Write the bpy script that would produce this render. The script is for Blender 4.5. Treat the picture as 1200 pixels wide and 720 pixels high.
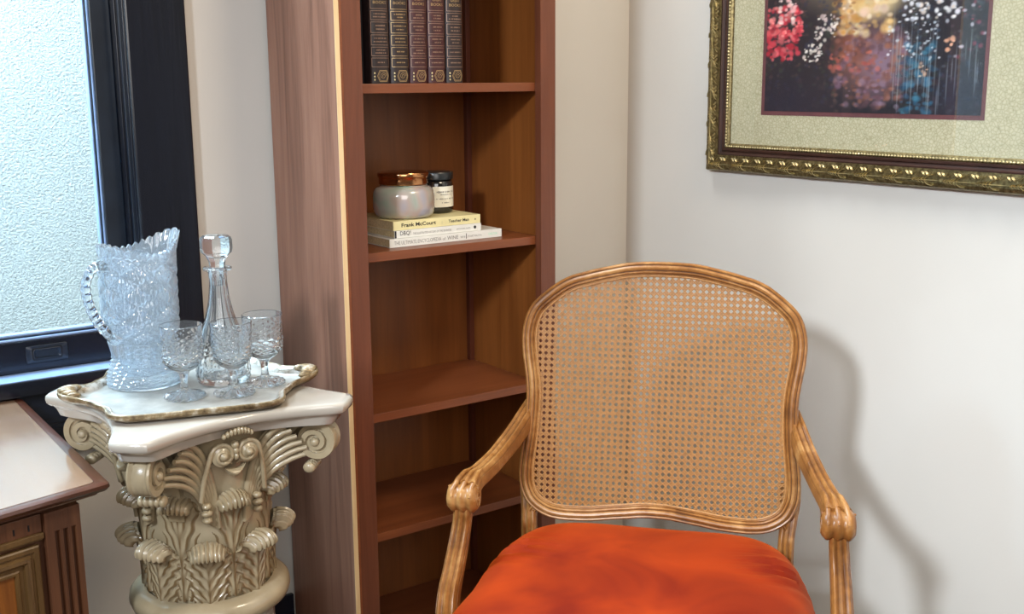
import bpy, bmesh, math, random
import numpy as np
from mathutils import Vector, Matrix

for o in list(bpy.data.objects):
    bpy.data.objects.remove(o)
C = bpy.context.scene.collection
SC = bpy.context.scene
PI = math.pi
rnd = random.Random(7)
R = math.radians

# ------------------------------------------------------------------ camera
cam_d = bpy.data.cameras.new('camera')
cam_d.sensor_width = 36.0
cam_d.lens = 36.0 * 1309.07 / 1200.0
cam_d.clip_start = 0.05
cam = bpy.data.objects.new('camera', cam_d)
C.objects.link(cam)
_y, _p, _r = R(35.5407), R(11.4399), R(-0.4263)
_f = Vector((math.sin(_y) * math.cos(_p), math.cos(_y) * math.cos(_p), -math.sin(_p)))
_rt = Vector((math.cos(_y), -math.sin(_y), 0))
_up = _rt.cross(_f)
_X = math.cos(_r) * _rt + math.sin(_r) * _up
_U = -math.sin(_r) * _rt + math.cos(_r) * _up
m3 = Matrix((_X, _U, -_f)).transposed()
cam.matrix_world = Matrix.Translation((-1.8717, -2.1192, 1.288)) @ m3.to_4x4()
SC.camera = cam

# ------------------------------------------------------------------ world, lights, exposure
w = bpy.data.worlds.new('room_light')
SC.world = w
w.use_nodes = True
bg = w.node_tree.nodes['Background']
bg.inputs[0].default_value = (1.0, 0.955, 0.90, 1)
bg.inputs[1].default_value = 0.15


def area(name, loc, target, size, power, col, size_y=None, spread=180):
    d = bpy.data.lights.new(name, 'AREA')
    d.energy = power
    d.color = col
    d.size = size
    d.spread = R(spread)
    if size_y:
        d.shape = 'RECTANGLE'
        d.size_y = size_y
    o = bpy.data.objects.new(name, d)
    o.location = loc
    o.rotation_euler = (Vector(target) - Vector(loc)).to_track_quat('-Z', 'Y').to_euler()
    C.objects.link(o)
    return o


area('key_daylight', (-3.41, -1.98, 2.32), (0.0, -0.95, 0.55), 0.32, 18.5, (0.80, 0.90, 1.0), spread=72)
area('added_fill', (-2.2, -3.1, 1.9), (-0.1, -0.8, 0.7), 1.3, 34, (1.0, 0.97, 0.94))  # added soft fill that lifts the wall shadows
area('window_daylight', (-1.95, 0.50, 2.35), (-1.6, -0.9, 0.5), 1.1, 110, (0.55, 0.80, 1.0), 0.5)
area('gap_skylight', (-1.7, 0.30, 4.6), (-1.6, 0.8, 0.8), 1.6, 165, (0.86, 0.95, 1.0), 0.5)
area('ceiling_lamp', (-0.42, -1.75, 2.55), (-0.3, 0.0, 1.0), 0.45, 22, (1.0, 0.82, 0.60))

SC.view_settings.view_transform = 'Standard'
SC.view_settings.look = 'None'
SC.view_settings.gamma = 1.0
SC.view_settings.use_curve_mapping = False
SC.view_settings.exposure = 0.0
SC.cycles.use_denoising = True
SC.cycles.max_bounces = 16
SC.cycles.transmission_bounces = 14
SC.cycles.transparent_max_bounces = 12
SC.cycles.glossy_bounces = 6
SC.cycles.diffuse_bounces = 4
SC.cycles.sample_clamp_indirect = 6.0


# ------------------------------------------------------------------ materials
def lin(c):
    return tuple(((v / 255.0) / 12.92 if v / 255.0 <= 0.04045 else ((v / 255.0 + 0.055) / 1.055) ** 2.4) for v in c)


class MatB:
    def __init__(s, name):
        s.m = bpy.data.materials.new(name)
        s.m.use_nodes = True
        s.nt = s.m.node_tree
        s.p = s.nt.nodes['Principled BSDF']
        s.out = s.nt.nodes['Material Output']

    def n(s, t, **kw):
        nd = s.nt.nodes.new(t)
        for k, v in kw.items():
            setattr(nd, k, v)
        return nd

    def l(s, a, b):
        s.nt.links.new(a, b)

    def coords(s, scale=(1, 1, 1), rot=(0, 0, 0)):
        tc = s.n('ShaderNodeTexCoord')
        mp = s.n('ShaderNodeMapping')
        mp.inputs['Scale'].default_value = scale
        mp.inputs['Rotation'].default_value = rot
        s.l(tc.outputs['Object'], mp.inputs['Vector'])
        return mp.outputs['Vector']

    def noise(s, vec, scale, detail=4, rough=0.55, dist=0.0):
        nd = s.n('ShaderNodeTexNoise')
        nd.inputs['Scale'].default_value = scale
        nd.inputs['Detail'].default_value = detail
        nd.inputs['Roughness'].default_value = rough
        nd.inputs['Distortion'].default_value = dist
        s.l(vec, nd.inputs['Vector'])
        return nd.outputs['Fac']

    def ramp(s, fac, stops):
        nd = s.n('ShaderNodeValToRGB')
        cr = nd.color_ramp
        while len(cr.elements) < len(stops):
            cr.elements.new(0.5)
        for e, (p, c) in zip(cr.elements, stops):
            e.position = p
            e.color = (*lin(c), 1)
        s.l(fac, nd.inputs['Fac'])
        return nd.outputs['Color']

    def bump(s, h, strength, dist=0.01):
        nd = s.n('ShaderNodeBump')
        nd.inputs['Strength'].default_value = strength
        nd.inputs['Distance'].default_value = dist
        s.l(h, nd.inputs['Height'])
        s.l(nd.outputs['Normal'], s.p.inputs['Normal'])

    def set(s, **kw):
        for k, v in kw.items():
            s.p.inputs[k.replace('_', ' ')].default_value = v
        return s


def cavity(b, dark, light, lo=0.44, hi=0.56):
    """tints hollows dark and raised edges pale, from the curvature of the carving"""
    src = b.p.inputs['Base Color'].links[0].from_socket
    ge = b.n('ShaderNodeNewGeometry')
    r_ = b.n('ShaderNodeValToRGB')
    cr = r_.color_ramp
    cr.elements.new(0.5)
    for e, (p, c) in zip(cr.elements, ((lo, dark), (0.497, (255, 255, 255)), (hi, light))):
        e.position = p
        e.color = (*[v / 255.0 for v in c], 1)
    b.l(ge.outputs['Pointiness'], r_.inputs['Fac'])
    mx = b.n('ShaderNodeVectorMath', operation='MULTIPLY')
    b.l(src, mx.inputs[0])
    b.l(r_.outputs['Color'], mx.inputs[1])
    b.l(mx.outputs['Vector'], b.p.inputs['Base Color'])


def plain(name, c, rough=0.5, metal=0.0, var=0.08, nscale=20, bump=0.0, coat=0.0):
    b = MatB(name)
    v = b.coords()
    f = b.noise(v, nscale)
    lo = tuple(max(0, x * (1 - var)) for x in c)
    hi = tuple(min(255, x * (1 + var)) for x in c)
    b.l(b.ramp(f, [(0.3, lo), (0.7, hi)]), b.p.inputs['Base Color'])
    b.set(Roughness=rough, Metallic=metal, Coat_Weight=coat, Coat_Roughness=0.1)
    if bump:
        b.bump(f, bump, 0.004)
    return b.m


def wood(name, c1, c2, axis=2, rough=0.38, scale=1.0, bump=0.05, coat=0.0, c3=None):
    b = MatB(name)
    sc = [14 * scale] * 3
    sc[axis] = 1.1 * scale
    v = b.coords(tuple(sc))
    f = b.noise(v, 1.6, 6, 0.6, 0.8)
    sc2 = [160 * scale] * 3
    sc2[axis] = 5 * scale
    g = b.noise(b.coords(tuple(sc2)), 1.0, 3, 0.6)
    mx = b.n('ShaderNodeMath', operation='MULTIPLY_ADD')
    b.l(g, mx.inputs[0])
    mx.inputs[1].default_value = 0.35
    b.l(f, mx.inputs[2])
    stops = [(0.42, c1), (0.9, c2)] if not c3 else [(0.42, c1), (0.66, c2), (0.92, c3)]
    b.l(b.ramp(mx.outputs[0], stops), b.p.inputs['Base Color'])
    b.set(Roughness=rough, Coat_Weight=coat, Coat_Roughness=0.12)
    b.bump(mx.outputs[0], bump, 0.003)
    return b.m


def glass(name, col=(1, 1, 1), ior=1.5, rough=0.0, tw=1.0):
    b = MatB(name)
    b.set(Base_Color=(*col, 1), Roughness=rough, IOR=ior, Transmission_Weight=tw)
    return b.m


def pane_mat(name, boost=1.0, tint=(1, 1, 1)):
    b = MatB(name)
    tr = b.n('ShaderNodeBsdfTransparent')
    tr.inputs['Color'].default_value = (*tint, 1)
    gl = b.n('ShaderNodeBsdfGlossy')
    gl.inputs['Roughness'].default_value = 0.0
    fr = b.n('ShaderNodeFresnel')
    fr.inputs['IOR'].default_value = 1.5 * boost
    mx = b.n('ShaderNodeMixShader')
    ge = b.n('ShaderNodeNewGeometry')          # the back face of the slab adds no second mirror
    sb = b.n('ShaderNodeMath', operation='SUBTRACT')
    sb.inputs[0].default_value = 1.0
    b.l(ge.outputs['Backfacing'], sb.inputs[1])
    ml_ = b.n('ShaderNodeMath', operation='MULTIPLY')
    b.l(fr.outputs[0], ml_.inputs[0])
    b.l(sb.outputs[0], ml_.inputs[1])
    b.l(ml_.outputs[0], mx.inputs[0])
    b.l(tr.outputs[0], mx.inputs[1])
    b.l(gl.outputs[0], mx.inputs[2])
    b.l(mx.outputs[0], b.out.inputs['Surface'])
    return b.m


M = {}
b = MatB('painted_wall')
f = b.noise(b.coords(), 2.2, 3)
b.l(b.ramp(f, [(0.3, (203, 198, 190)), (0.7, (209, 204, 196))]), b.p.inputs['Base Color'])
b.set(Roughness=0.75)
b.bump(b.noise(b.coords(), 260, 2), 0.06, 0.002)
M['wall'] = b.m
M['carpet'] = plain('brown_carpet', (92, 74, 58), 0.95, var=0.2, nscale=180, bump=0.4)
M['black_trim'] = wood('black_lacquer_trim', (13, 16, 25), (24, 28, 40), 2, 0.22, bump=0.08)
M['black_trim_h'] = wood('black_lacquer_rail', (15, 18, 27), (27, 31, 44), 0, 0.24, bump=0.05)
M['slate_trim'] = plain('slate_frame', (30, 38, 50), 0.3, var=0.12)
M['bead_sky_tint'] = plain('pale_bead_sky_tint', (150, 176, 218), 0.35)  # pale bead; its blue is skylight put into the colour
M['recess'] = plain('dark_recess', (12, 14, 18), 0.4)
b = MatB('exterior_stucco')
f = b.noise(b.coords(), 150, 3, 0.7)
b.l(b.ramp(f, [(0.35, (204, 215, 214)), (0.62, (240, 246, 244))]), b.p.inputs['Base Color'])
b.set(Roughness=0.9)
b.bump(f, 1.0, 0.014)
M['stucco'] = b.m
M['pane'] = pane_mat('window_glass')
M['picture_pane'] = pane_mat('picture_glass', 1.27)

M['case_side'] = wood('cherry_veneer_side', (106, 68, 52), (142, 98, 78), 2, 0.36, 1.0, 0.04, c3=(160, 116, 94))
M['case_stile'] = wood('cherry_stile', (88, 46, 30), (116, 66, 44), 2, 0.38, 1.2, 0.04)
M['case_inner'] = wood('orange_veneer', (108, 58, 20), (136, 79, 33), 2, 0.42, 0.9, 0.03)
M['case_shelf'] = wood('cherry_shelf', (108, 55, 28), (136, 76, 43), 0, 0.36, 1.0, 0.03)
M['case_edge'] = wood('bevel_highlight', (206, 170, 122), (232, 204, 158), 2, 0.6, 1.5, 0.03)  # pale strip paints the light caught on the bevelled front edge
M['case_cleat'] = wood('dark_cleat', (78, 36, 22), (98, 48, 28), 2, 0.45)

b = MatB('honey_limed_wood')
f = b.noise(b.coords(), 9, 6, 0.62, 0.6)
g = b.noise(b.coords(), 70, 3, 0.6)
mx = b.n('ShaderNodeMath', operation='MULTIPLY_ADD')
b.l(g, mx.inputs[0])
mx.inputs[1].default_value = 0.35
b.l(f, mx.inputs[2])
b.l(b.ramp(mx.outputs[0], [(0.46, (106, 64, 27)), (0.66, (146, 96, 46)), (0.86, (184, 138, 84))]), b.p.inputs['Base Color'])
b.set(Roughness=0.34)
b.bump(mx.outputs[0], 0.08, 0.003)
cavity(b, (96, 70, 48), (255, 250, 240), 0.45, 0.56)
M['chair_wood'] = b.m
M['groove'] = plain('dark_brown_line', (84, 50, 24), 0.5)
M['cane'] = plain('woven_cane', (160, 112, 60), 0.45, var=0.14, nscale=300)
b = MatB('orange_velvet')
f = b.noise(b.coords((1, 1, 1)), 6, 3, 0.5, 0.6)
g = b.noise(b.coords((1, 1, 1)), 420, 2)
b.l(b.ramp(f, [(0.32, (112, 22, 4)), (0.68, (158, 50, 7))]), b.p.inputs['Base Color'])
b.set(Roughness=0.62, Sheen_Weight=0.25, Sheen_Roughness=0.4, Sheen_Tint=(1.0, 0.22, 0.02, 1), Specular_IOR_Level=0.15)
b.bump(g, 0.12, 0.001)
M['velvet'] = b.m

b = MatB('antiqued_ceramic')
f = b.noise(b.coords(), 14, 4)
b.l(b.ramp(f, [(0.3, (142, 126, 98)), (0.7, (172, 157, 130))]), b.p.inputs['Base Color'])
b.set(Roughness=0.3, Coat_Weight=0.6, Coat_Roughness=0.08)
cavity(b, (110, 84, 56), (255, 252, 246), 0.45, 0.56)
M['ceramic'] = b.m
b = MatB('cream_glazed_ceramic')
f = b.noise(b.coords(), 5, 3)
b.l(b.ramp(f, [(0.3, (168, 160, 148)), (0.7, (186, 178, 167))]), b.p.inputs['Base Color'])
b.set(Roughness=0.22, Coat_Weight=0.8, Coat_Roughness=0.05)
M['ceramic_top'] = b.m
b = MatB('tan_glazed_curl')
f = b.noise(b.coords(), 40, 4)
b.l(b.ramp(f, [(0.3, (160, 132, 88)), (0.7, (192, 168, 126))]), b.p.inputs['Base Color'])
b.set(Roughness=0.3, Coat_Weight=0.6, Coat_Roughness=0.08)
M['ceramic_tan'] = b.m

M['glass'] = glass('cut_crystal', (0.93, 0.97, 1.0), 1.5, 0.0, 0.97)
M['glass_blue'] = glass('sky_tinted_crystal', (0.80, 0.91, 1.0), 1.5, 0.0, 0.82)  # milky blue puts window daylight and haze into the pitcher's colour
b = MatB('silvered_tray_well')
f = b.noise(b.coords(), 22, 5, 0.65)
b.l(b.ramp(f, [(0.35, (150, 148, 142)), (0.65, (186, 184, 178))]), b.p.inputs['Base Color'])
b.set(Roughness=0.32, Metallic=0.25)
M['tray_well'] = b.m
b = MatB('gilt_tray_rim')
f = b.noise(b.coords(), 46, 5, 0.7)
b.l(b.ramp(f, [(0.34, (74, 56, 34)), (0.52, (138, 118, 86)), (0.7, (204, 196, 182))]), b.p.inputs['Base Color'])
b.set(Roughness=0.35, Metallic=0.35)
b.bump(f, 0.4, 0.003)
M['tray_rim'] = b.m

b = MatB('silvered_tray_border')
f = b.noise(b.coords(), 60, 5, 0.7)
b.l(b.ramp(f, [(0.36, (120, 104, 80)), (0.5, (188, 182, 172)), (0.7, (220, 218, 214))]), b.p.inputs['Base Color'])
b.set(Roughness=0.3, Metallic=0.4)
b.bump(f, 0.3, 0.002)
M['tray_silver'] = b.m
M['cab_top'] = wood('glossy_cabinet_top', (126, 92, 70), (158, 122, 96), 1, 0.24, 0.8, 0.01, coat=1.0)
M['cab_top'].node_tree.nodes['Principled BSDF'].inputs['Coat IOR'].default_value = 2.4
M['cab_top'].node_tree.nodes['Principled BSDF'].inputs['Coat Roughness'].default_value = 0.16
M['cab_wood'] = wood('walnut_cabinet', (58, 33, 21), (86, 52, 33), 2, 0.4, 1.4, 0.1, c3=(104, 66, 42))
M['cab_edge'] = wood('dark_cabinet_edge', (62, 30, 20), (92, 50, 32), 0, 0.28, 1.2, 0.05, coat=0.6)
M['cab_door'] = wood('olive_walnut_door', (70, 48, 24), (104, 76, 40), 2, 0.4, 1.4, 0.1)
M['cab_panel'] = wood('amber_panel', (96, 52, 18), (146, 86, 30), 2, 0.35, 1.2, 0.05)

M['leather_brown'] = plain('dark_brown_leather', (40, 27, 27), 0.45, var=0.2, nscale=90, bump=0.15)
M['leather_red'] = plain('burgundy_leather', (62, 25, 27), 0.45, var=0.2, nscale=90, bump=0.15)
M['gilt'] = plain('gilt_tooling', (186, 156, 112), 0.35, 0.6)
M['gilt_dull'] = plain('worn_gilt_tooling', (152, 122, 104), 0.45, 0.3)
M['gilt_bright'] = plain('bright_gilt', (246, 226, 170), 0.3, 0.4)
M['pages'] = plain('paper_pages', (206, 190, 150), 0.8, var=0.1, nscale=400)
M['black_matte'] = plain('black_cover', (20, 18, 22), 0.5)
M['paper_white'] = plain('white_cover', (226, 224, 216), 0.4, var=0.03)
M['paper_cream'] = plain('cream_cover', (226, 214, 160), 0.4, var=0.04)
M['ink'] = plain('black_ink', (44, 40, 38), 0.6)
M['ink_grey'] = plain('grey_ink', (128, 124, 118), 0.6)
M['ink_green'] = plain('pale_green_ink', (180, 226, 200), 0.6)
M['copper'] = plain('copper_lid', (196, 138, 92), 0.2, 1.0, var=0.08)
b = MatB('pearl_glass')
f = b.noise(b.coords(), 14, 2, 0.5, 0.5)
b.l(b.ramp(f, [(0.3, (140, 166, 148)), (0.42, (166, 168, 158)), (0.52, (176, 158, 148)), (0.64, (160, 158, 168)), (0.8, (174, 172, 140))]), b.p.inputs['Base Color'])
b.set(Roughness=0.2, Coat_Weight=1.0, Coat_Roughness=0.04)
M['pearl'] = b.m
b = MatB('smoked_jar_glass')
b.set(Base_Color=(0.012, 0.011, 0.010, 1), Roughness=0.08, Coat_Weight=0.6)
M['smoked'] = b.m
M['black_lid'] = plain('black_lid', (30, 34, 36), 0.3)
M['label'] = plain('cream_label', (232, 228, 212), 0.6, var=0.03)

b = MatB('ornate_gold')
f = b.noise(b.coords(), 160, 4, 0.6)
b.l(b.ramp(f, [(0.35, (84, 72, 44)), (0.65, (146, 132, 92))]), b.p.inputs['Base Color'])
b.set(Roughness=0.36, Metallic=0.75)
M['frame_gold'] = b.m
M['frame_leaf'] = plain('gilt_leaf_ornament', (206, 192, 148), 0.3, 0.75, var=0.15, nscale=120)
M['frame_brown'] = plain('brown_frame_cove', (58, 36, 29), 0.38, 0.2, var=0.15)
M['frame_dark'] = plain('dark_frame_edge', (54, 40, 28), 0.5)
b = MatB('crackle_mat')
vo = b.n('ShaderNodeTexVoronoi', feature='DISTANCE_TO_EDGE')
vo.inputs['Scale'].default_value = 150
b.l(b.coords(), vo.inputs['Vector'])
g = b.noise(b.coords(), 60, 4)
mx = b.n('ShaderNodeMath', operation='MULTIPLY')
b.l(vo.outputs['Distance'], mx.inputs[0])
b.l(g, mx.inputs[1])
b.l(b.ramp(mx.outputs[0], [(0.0, (160, 154, 122)), (0.03, (186, 181, 150)), (0.2, (200, 195, 166))]), b.p.inputs['Base Color'])
b.set(Roughness=0.8)
M['mat_board'] = b.m
M['mat_wine'] = plain('wine_inner_mat', (104, 62, 66), 0.7)
b = MatB('art_print')
at = b.n('ShaderNodeVertexColor')
at.layer_name = 'print'
b.l(at.outputs['Color'], b.p.inputs['Base Color'])
b.set(Roughness=0.6)
M['print'] = b.m


# ------------------------------------------------------------------ mesh helpers
class MB:
    def __init__(s):
        s.v = []
        s.f = []

    def add(s, vs, fs):
        k = len(s.v)
        s.v.extend([tuple(p) for p in vs])
        s.f.extend([tuple(i + k for i in q) for q in fs])
        return s

    def box(s, x0, x1, y0, y1, z0, z1, bev=0.0):
        x0, x1 = min(x0, x1), max(x0, x1)
        y0, y1 = min(y0, y1), max(y0, y1)
        z0, z1 = min(z0, z1), max(z0, z1)
        if bev <= 0:
            vs = [(x, y, z) for z in (z0, z1) for x, y in ((x0, y0), (x1, y0), (x1, y1), (x0, y1))]
            return s.add(vs, [(3, 2, 1, 0), (4, 5, 6, 7), (0, 1, 5, 4), (1, 2, 6, 5), (2, 3, 7, 6), (3, 0, 4, 7)])
        bm = bmesh.new()
        bmesh.ops.create_cube(bm, size=1)
        for q in bm.verts:
            q.co = ((x0 + x1) / 2 + q.co.x * (x1 - x0), (y0 + y1) / 2 + q.co.y * (y1 - y0), (z0 + z1) / 2 + q.co.z * (z1 - z0))
        bmesh.ops.bevel(bm, geom=list(bm.edges), offset=bev, segments=2, affect='EDGES', profile=0.6)
        bm.verts.index_update()
        s.add([q.co for q in bm.verts], [[q.index for q in fa.verts] for fa in bm.faces])
        bm.free()
        return s

    def rings(s, rings, closed=True, cap0=False, cap1=False, loop=False):
        """rings: equal-length point lists skinned one to the next"""
        n = len(rings[0])
        vs = [p for r_ in rings for p in r_]
        fs = []
        m = len(rings)
        for i in range(m if loop else m - 1):
            a, c = i * n, ((i + 1) % m) * n
            for j in range(n if closed else n - 1):
                k = (j + 1) % n
                fs.append((a + j, a + k, c + k, c + j))
        if cap0:
            fs.append(tuple(range(n - 1, -1, -1)))
        if cap1:
            fs.append(tuple((m - 1) * n + j for j in range(n)))
        return s.add(vs, fs)

    def lathe(s, prof, n=48, cx=0, cy=0, fn=None, cap0=False, cap1=False):
        rs = []
        for i, (r_, z) in enumerate(prof):
            ring = []
            for j in range(n):
                a = 2 * PI * j / n
                q = r_ if fn is None else fn(r_, z, a, i)
                ring.append((cx + q * math.cos(a), cy + q * math.sin(a), z))
            rs.append(ring)
        return s.rings(rs, True, cap0, cap1)

    def sweep(s, path, prof, up=(0, 0, 1), scales=None, caps=True, loop=False):
        """prof: list of (a,b): a along side vector, b along 'up-ish' vector"""
        P = [Vector(p) for p in path]
        up = Vector(up)
        rs = []
        m = len(P)
        for i in range(m):
            if loop:
                t = P[(i + 1) % m] - P[i - 1]
            else:
                t = P[min(i + 1, m - 1)] - P[max(i - 1, 0)]
            t.normalize()
            side = t.cross(up)
            if side.length < 1e-6:
                side = Vector((1, 0, 0))
            side.normalize()
            nn = side.cross(t)
            sa, sb = (1, 1) if scales is None else scales[i]
            rs.append([P[i] + side * a * sa + nn * b_ * sb for a, b_ in prof])
        return s.rings(rs, True, caps and not loop, caps and not loop, loop)

    def tube(s, path, r_, n=8, up=(0.13, 0.21, 0.97), radii=None):
        prof = [(math.cos(2 * PI * k / n), math.sin(2 * PI * k / n)) for k in range(n)]
        sc = [(q, q) for q in (radii or [r_] * len(path))]
        return s.sweep(path, prof, up, sc)

    def ellipsoid(s, c, rx, ry, rz, nu=14, nv=9):
        rs = []
        for i in range(nv + 1):
            th = PI * i / nv
            sr = max(math.sin(th), 1e-3)
            rs.append([(c[0] + rx * sr * math.cos(2 * PI * j / nu), c[1] + ry * sr * math.sin(2 * PI * j / nu), c[2] - rz * math.cos(th)) for j in range(nu)])
        return s.rings(rs, True, True, True)

    def xf(s, fn):
        s.v = [tuple(fn(*p)) for p in s.v]
        return s


def obj(name, mb, mat, parent=None, smooth=None, recalc=True):
    me = bpy.data.meshes.new(name)
    me.from_pydata(mb.v, [], mb.f)
    if recalc:
        bm = bmesh.new()
        bm.from_mesh(me)
        bmesh.ops.recalc_face_normals(bm, faces=bm.faces)
        bm.to_mesh(me)
        bm.free()
    if smooth is not None:
        me.polygons.foreach_set('use_smooth', [True] * len(me.polygons))
        me.set_sharp_from_angle(angle=R(smooth))
    me.materials.append(mat)
    me.update()
    o = bpy.data.objects.new(name, me)
    C.objects.link(o)
    if parent:
        o.parent = parent
    return o


def tag(o, label=None, cat=None, group=None, kind=None):
    if label:
        o['label'] = label
    if cat:
        o['category'] = cat
    if group:
        o['group'] = group
    if kind:
        o['kind'] = kind
    return o


def thing(name, label, cat, loc=(0, 0, 0), rz=0.0, group=None):
    o = bpy.data.objects.new(name, None)
    o.empty_display_size = 0.05
    C.objects.link(o)
    o.location = loc
    o.rotation_euler = (0, 0, rz)
    return tag(o, label, cat, group)


def copy_tree(o, parent=None):
    c = o.copy()
    C.objects.link(c)
    if parent:
        c.parent = parent
    for ch in list(o.children):
        copy_tree(ch, c)
    return c


def text_mb(body, size, width=None, bold=0.0):
    cu = bpy.data.curves.new('lettering', 'FONT')
    cu.body = body
    cu.size = size
    cu.offset = bold
    cu.resolution_u = 2
    t = bpy.data.objects.new('lettering', cu)
    C.objects.link(t)
    dg = bpy.context.evaluated_depsgraph_get()
    me = bpy.data.meshes.new_from_object(t.evaluated_get(dg))
    mb = MB().add([v.co for v in me.vertices], [tuple(p.vertices) for p in me.polygons])
    bpy.data.objects.remove(t)
    bpy.data.curves.remove(cu)
    bpy.data.meshes.remove(me)
    xs = [p[0] for p in mb.v] or [0, 1]
    ys = [p[1] for p in mb.v] or [0, 1]
    k = (width / (max(xs) - min(xs))) if width else 1.0
    x0, y0 = min(xs), min(ys)
    mb.v = [((p[0] - x0) * k, p[1] - y0, 0) for p in mb.v]
    return mb


def lerp(a, b_, t):
    return a + (b_ - a) * t


def catmull(pts, n=8, closed=False):
    P = [Vector(p) for p in pts]
    m = len(P)
    out = []
    for i in range(m if closed else m - 1):
        if closed:
            p0, p1, p2, p3 = P[i - 1], P[i], P[(i + 1) % m], P[(i + 2) % m]
        else:
            p0, p1, p2, p3 = P[max(i - 1, 0)], P[i], P[i + 1], P[min(i + 2, m - 1)]
        for k in range(n):
            t = k / n
            out.append(0.5 * ((2 * p1) + (p2 - p0) * t + (2 * p0 - 5 * p1 + 4 * p2 - p3) * t * t + (3 * p1 - p0 - 3 * p2 + p3) * t ** 3))
    if not closed:
        out.append(P[-1])
    return out


# ------------------------------------------------------------------ the setting
tag(obj('floor', MB().box(-3.2, 0.0, -2.9, 0.0, -0.06, 0.0), M['carpet']), kind='structure')
WX0, WX1, WZ0, WZ1 = -2.35, -1.2236, 0.74, 2.1
tag(obj('wall_back', MB().box(WX1, 0.0, 0, 0.15, 0, 2.6).box(-3.2, WX0, 0, 0.15, 0, 2.6)
        .box(WX0, WX1, 0, 0.15, 0, WZ0).box(WX0, WX1, 0, 0.15, WZ1, 2.6), M['wall']), kind='structure')
tag(obj('wall_right', MB().box(0, 0.15, -2.9, 0.15, 0, 2.6), M['wall']), kind='structure')
tag(obj('baseboard_back', MB().box(-3.2, -0.952, -0.011, 0, 0, 0.202, 0.003), M['black_trim_h']), kind='structure')
tag(obj('baseboard_right', MB().box(-0.011, 0, -2.9, -0.0, 0, 0.10, 0.003), M['wall']), kind='structure')
tag(obj('wall_exterior', MB().box(-4.2, 0.6, 1.0, 1.1, -0.3, 3.6), M['stucco']), kind='structure')

win = bpy.data.objects.new('window_1', None)
C.objects.link(win)
win.location = (WX1, 0, 0)
tag(win, 'black framed sash window over pale stucco at the left edge', kind='structure')


def wbox(name, mat, x0, x1, y0, y1, z0, z1, bev=0.0015, smooth=None, parent=win):
    return obj(name, MB().box(x0 - WX1, x1 - WX1, y0, y1, z0, z1, bev), mat, parent, smooth)


# casing boards
wbox('casing', M['black_trim'], WX1 - 0.003, -1.1145, -0.02, 0, 0.58, 2.22, 0.004)
wbox('casing', M['black_trim'], WX0 - 0.11, WX0 + 0.003, -0.02, 0, 0.58, 2.22, 0.004)
wbox('casing', M['black_trim_h'], WX0, WX1, -0.02, 0, 2.095, 2.22, 0.004)
# stepped stop moulding on the jamb
for k, (xa, ya, yb) in enumerate(((-1.2290, -0.012, 0.15), (-1.2335, -0.004, 0.15), (-1.2385, 0.004, 0.15))):
    wbox('stop_moulding', M['slate_trim'] if k == 1 else M['black_trim'], xa, WX1, ya, yb, 0.765, 2.1, 0.001)
# lower sash
sash = wbox('sash_stile', M['slate_trim'], -1.2755, -1.2385, 0.03, 0.065, 0.765, 2.1, 0.002)
wbox('sash_stile', M['slate_trim'], WX0, WX0 + 0.045, 0.03, 0.065, 0.765, 2.1, 0.002)
wbox('glazing_bead', M['bead_sky_tint'], -1.2782, -1.2755, 0.036, 0.065, 0.82, 2.1, 0.0008)
wbox('glazing_bead', M['black_trim'], -1.2803, -1.2782, 0.041, 0.065, 0.82, 2.1, 0.0008)
wbox('glazing_bead', M['bead_sky_tint'], -1.2825, -1.2803, 0.046, 0.065, 0.82, 2.1, 0.0008)
rail = wbox('sash_rail', M['black_trim_h'], WX0 + 0.045, -1.2755, 0.03, 0.065, 0.765, 0.8265, 0.003)
wbox('glazing_bead', M['bead_sky_tint'], WX0 + 0.045, -1.2803, 0.034, 0.065, 0.8265, 0.830, 0.0008)
wbox('glazing_bead', M['slate_trim'], WX0 + 0.045, -1.2803, 0.039, 0.065, 0.830, 0.8335, 0.0008)
wbox('glazing_bead', M['bead_sky_tint'], WX0 + 0.045, -1.2803, 0.044, 0.065, 0.8335, 0.837, 0.0008)
wbox('pane', M['pane'], WX0 + 0.045, -1.2825, 0.050, 0.054, 0.836, 2.1, 0)
# finger pull recessed in the sash rail
pull = obj('finger_pull', MB(), M['slate_trim'], rail)
pm = MB()
px0, px1, pz0, pz1 = -1.4375 - WX1, -1.3640 - WX1, 0.7825, 0.8150


def rr(cx, cz, hx, hz, r_, n=5):
    out = []
    for qx, qz, a0 in ((1, 1, 0), (-1, 1, 90), (-1, -1, 180), (1, -1, 270)):
        for k in range(n):
            a = R(a0 + 90 * k / (n - 1))
            out.append((cx + qx * (hx - r_) + r_ * math.cos(a), cz + qz * (hz - r_) + r_ * math.sin(a)))
    return out


pcx, pcz = (px0 + px1) / 2, (pz0 + pz1) / 2
rg = []
for hx, hz, rad, y in ((0.0368, 0.0163, 0.004, 0.0299), (0.0368, 0.0163, 0.004, 0.0278), (0.0358, 0.0153, 0.004, 0.0270), (0.0250, 0.0100, 0.004, 0.0270),
                       (0.0235, 0.0085, 0.004, 0.0262), (0.0222, 0.0074, 0.004, 0.0275), (0.0205, 0.0062, 0.004, 0.0294)):
    rg.append([(x, y, z) for x, z in rr(pcx, pcz, hx, hz, rad)])
pm.rings(rg, True, False, True)
bpy.data.objects.remove(pull)
pull = obj('finger_pull', pm, M['slate_trim'], rail, 30)
obj('pull_slot', MB().rings([[(x, y, z) for x, z in rr(pcx, pcz, hx, hz, 0.004)] for hx, hz, y in ((0.0268, 0.0118, 0.0271), (0.0268, 0.0118, 0.0266), (0.0245, 0.0096, 0.0266), (0.0245, 0.0096, 0.0271))], True),
    M['recess'], rail)
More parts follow.
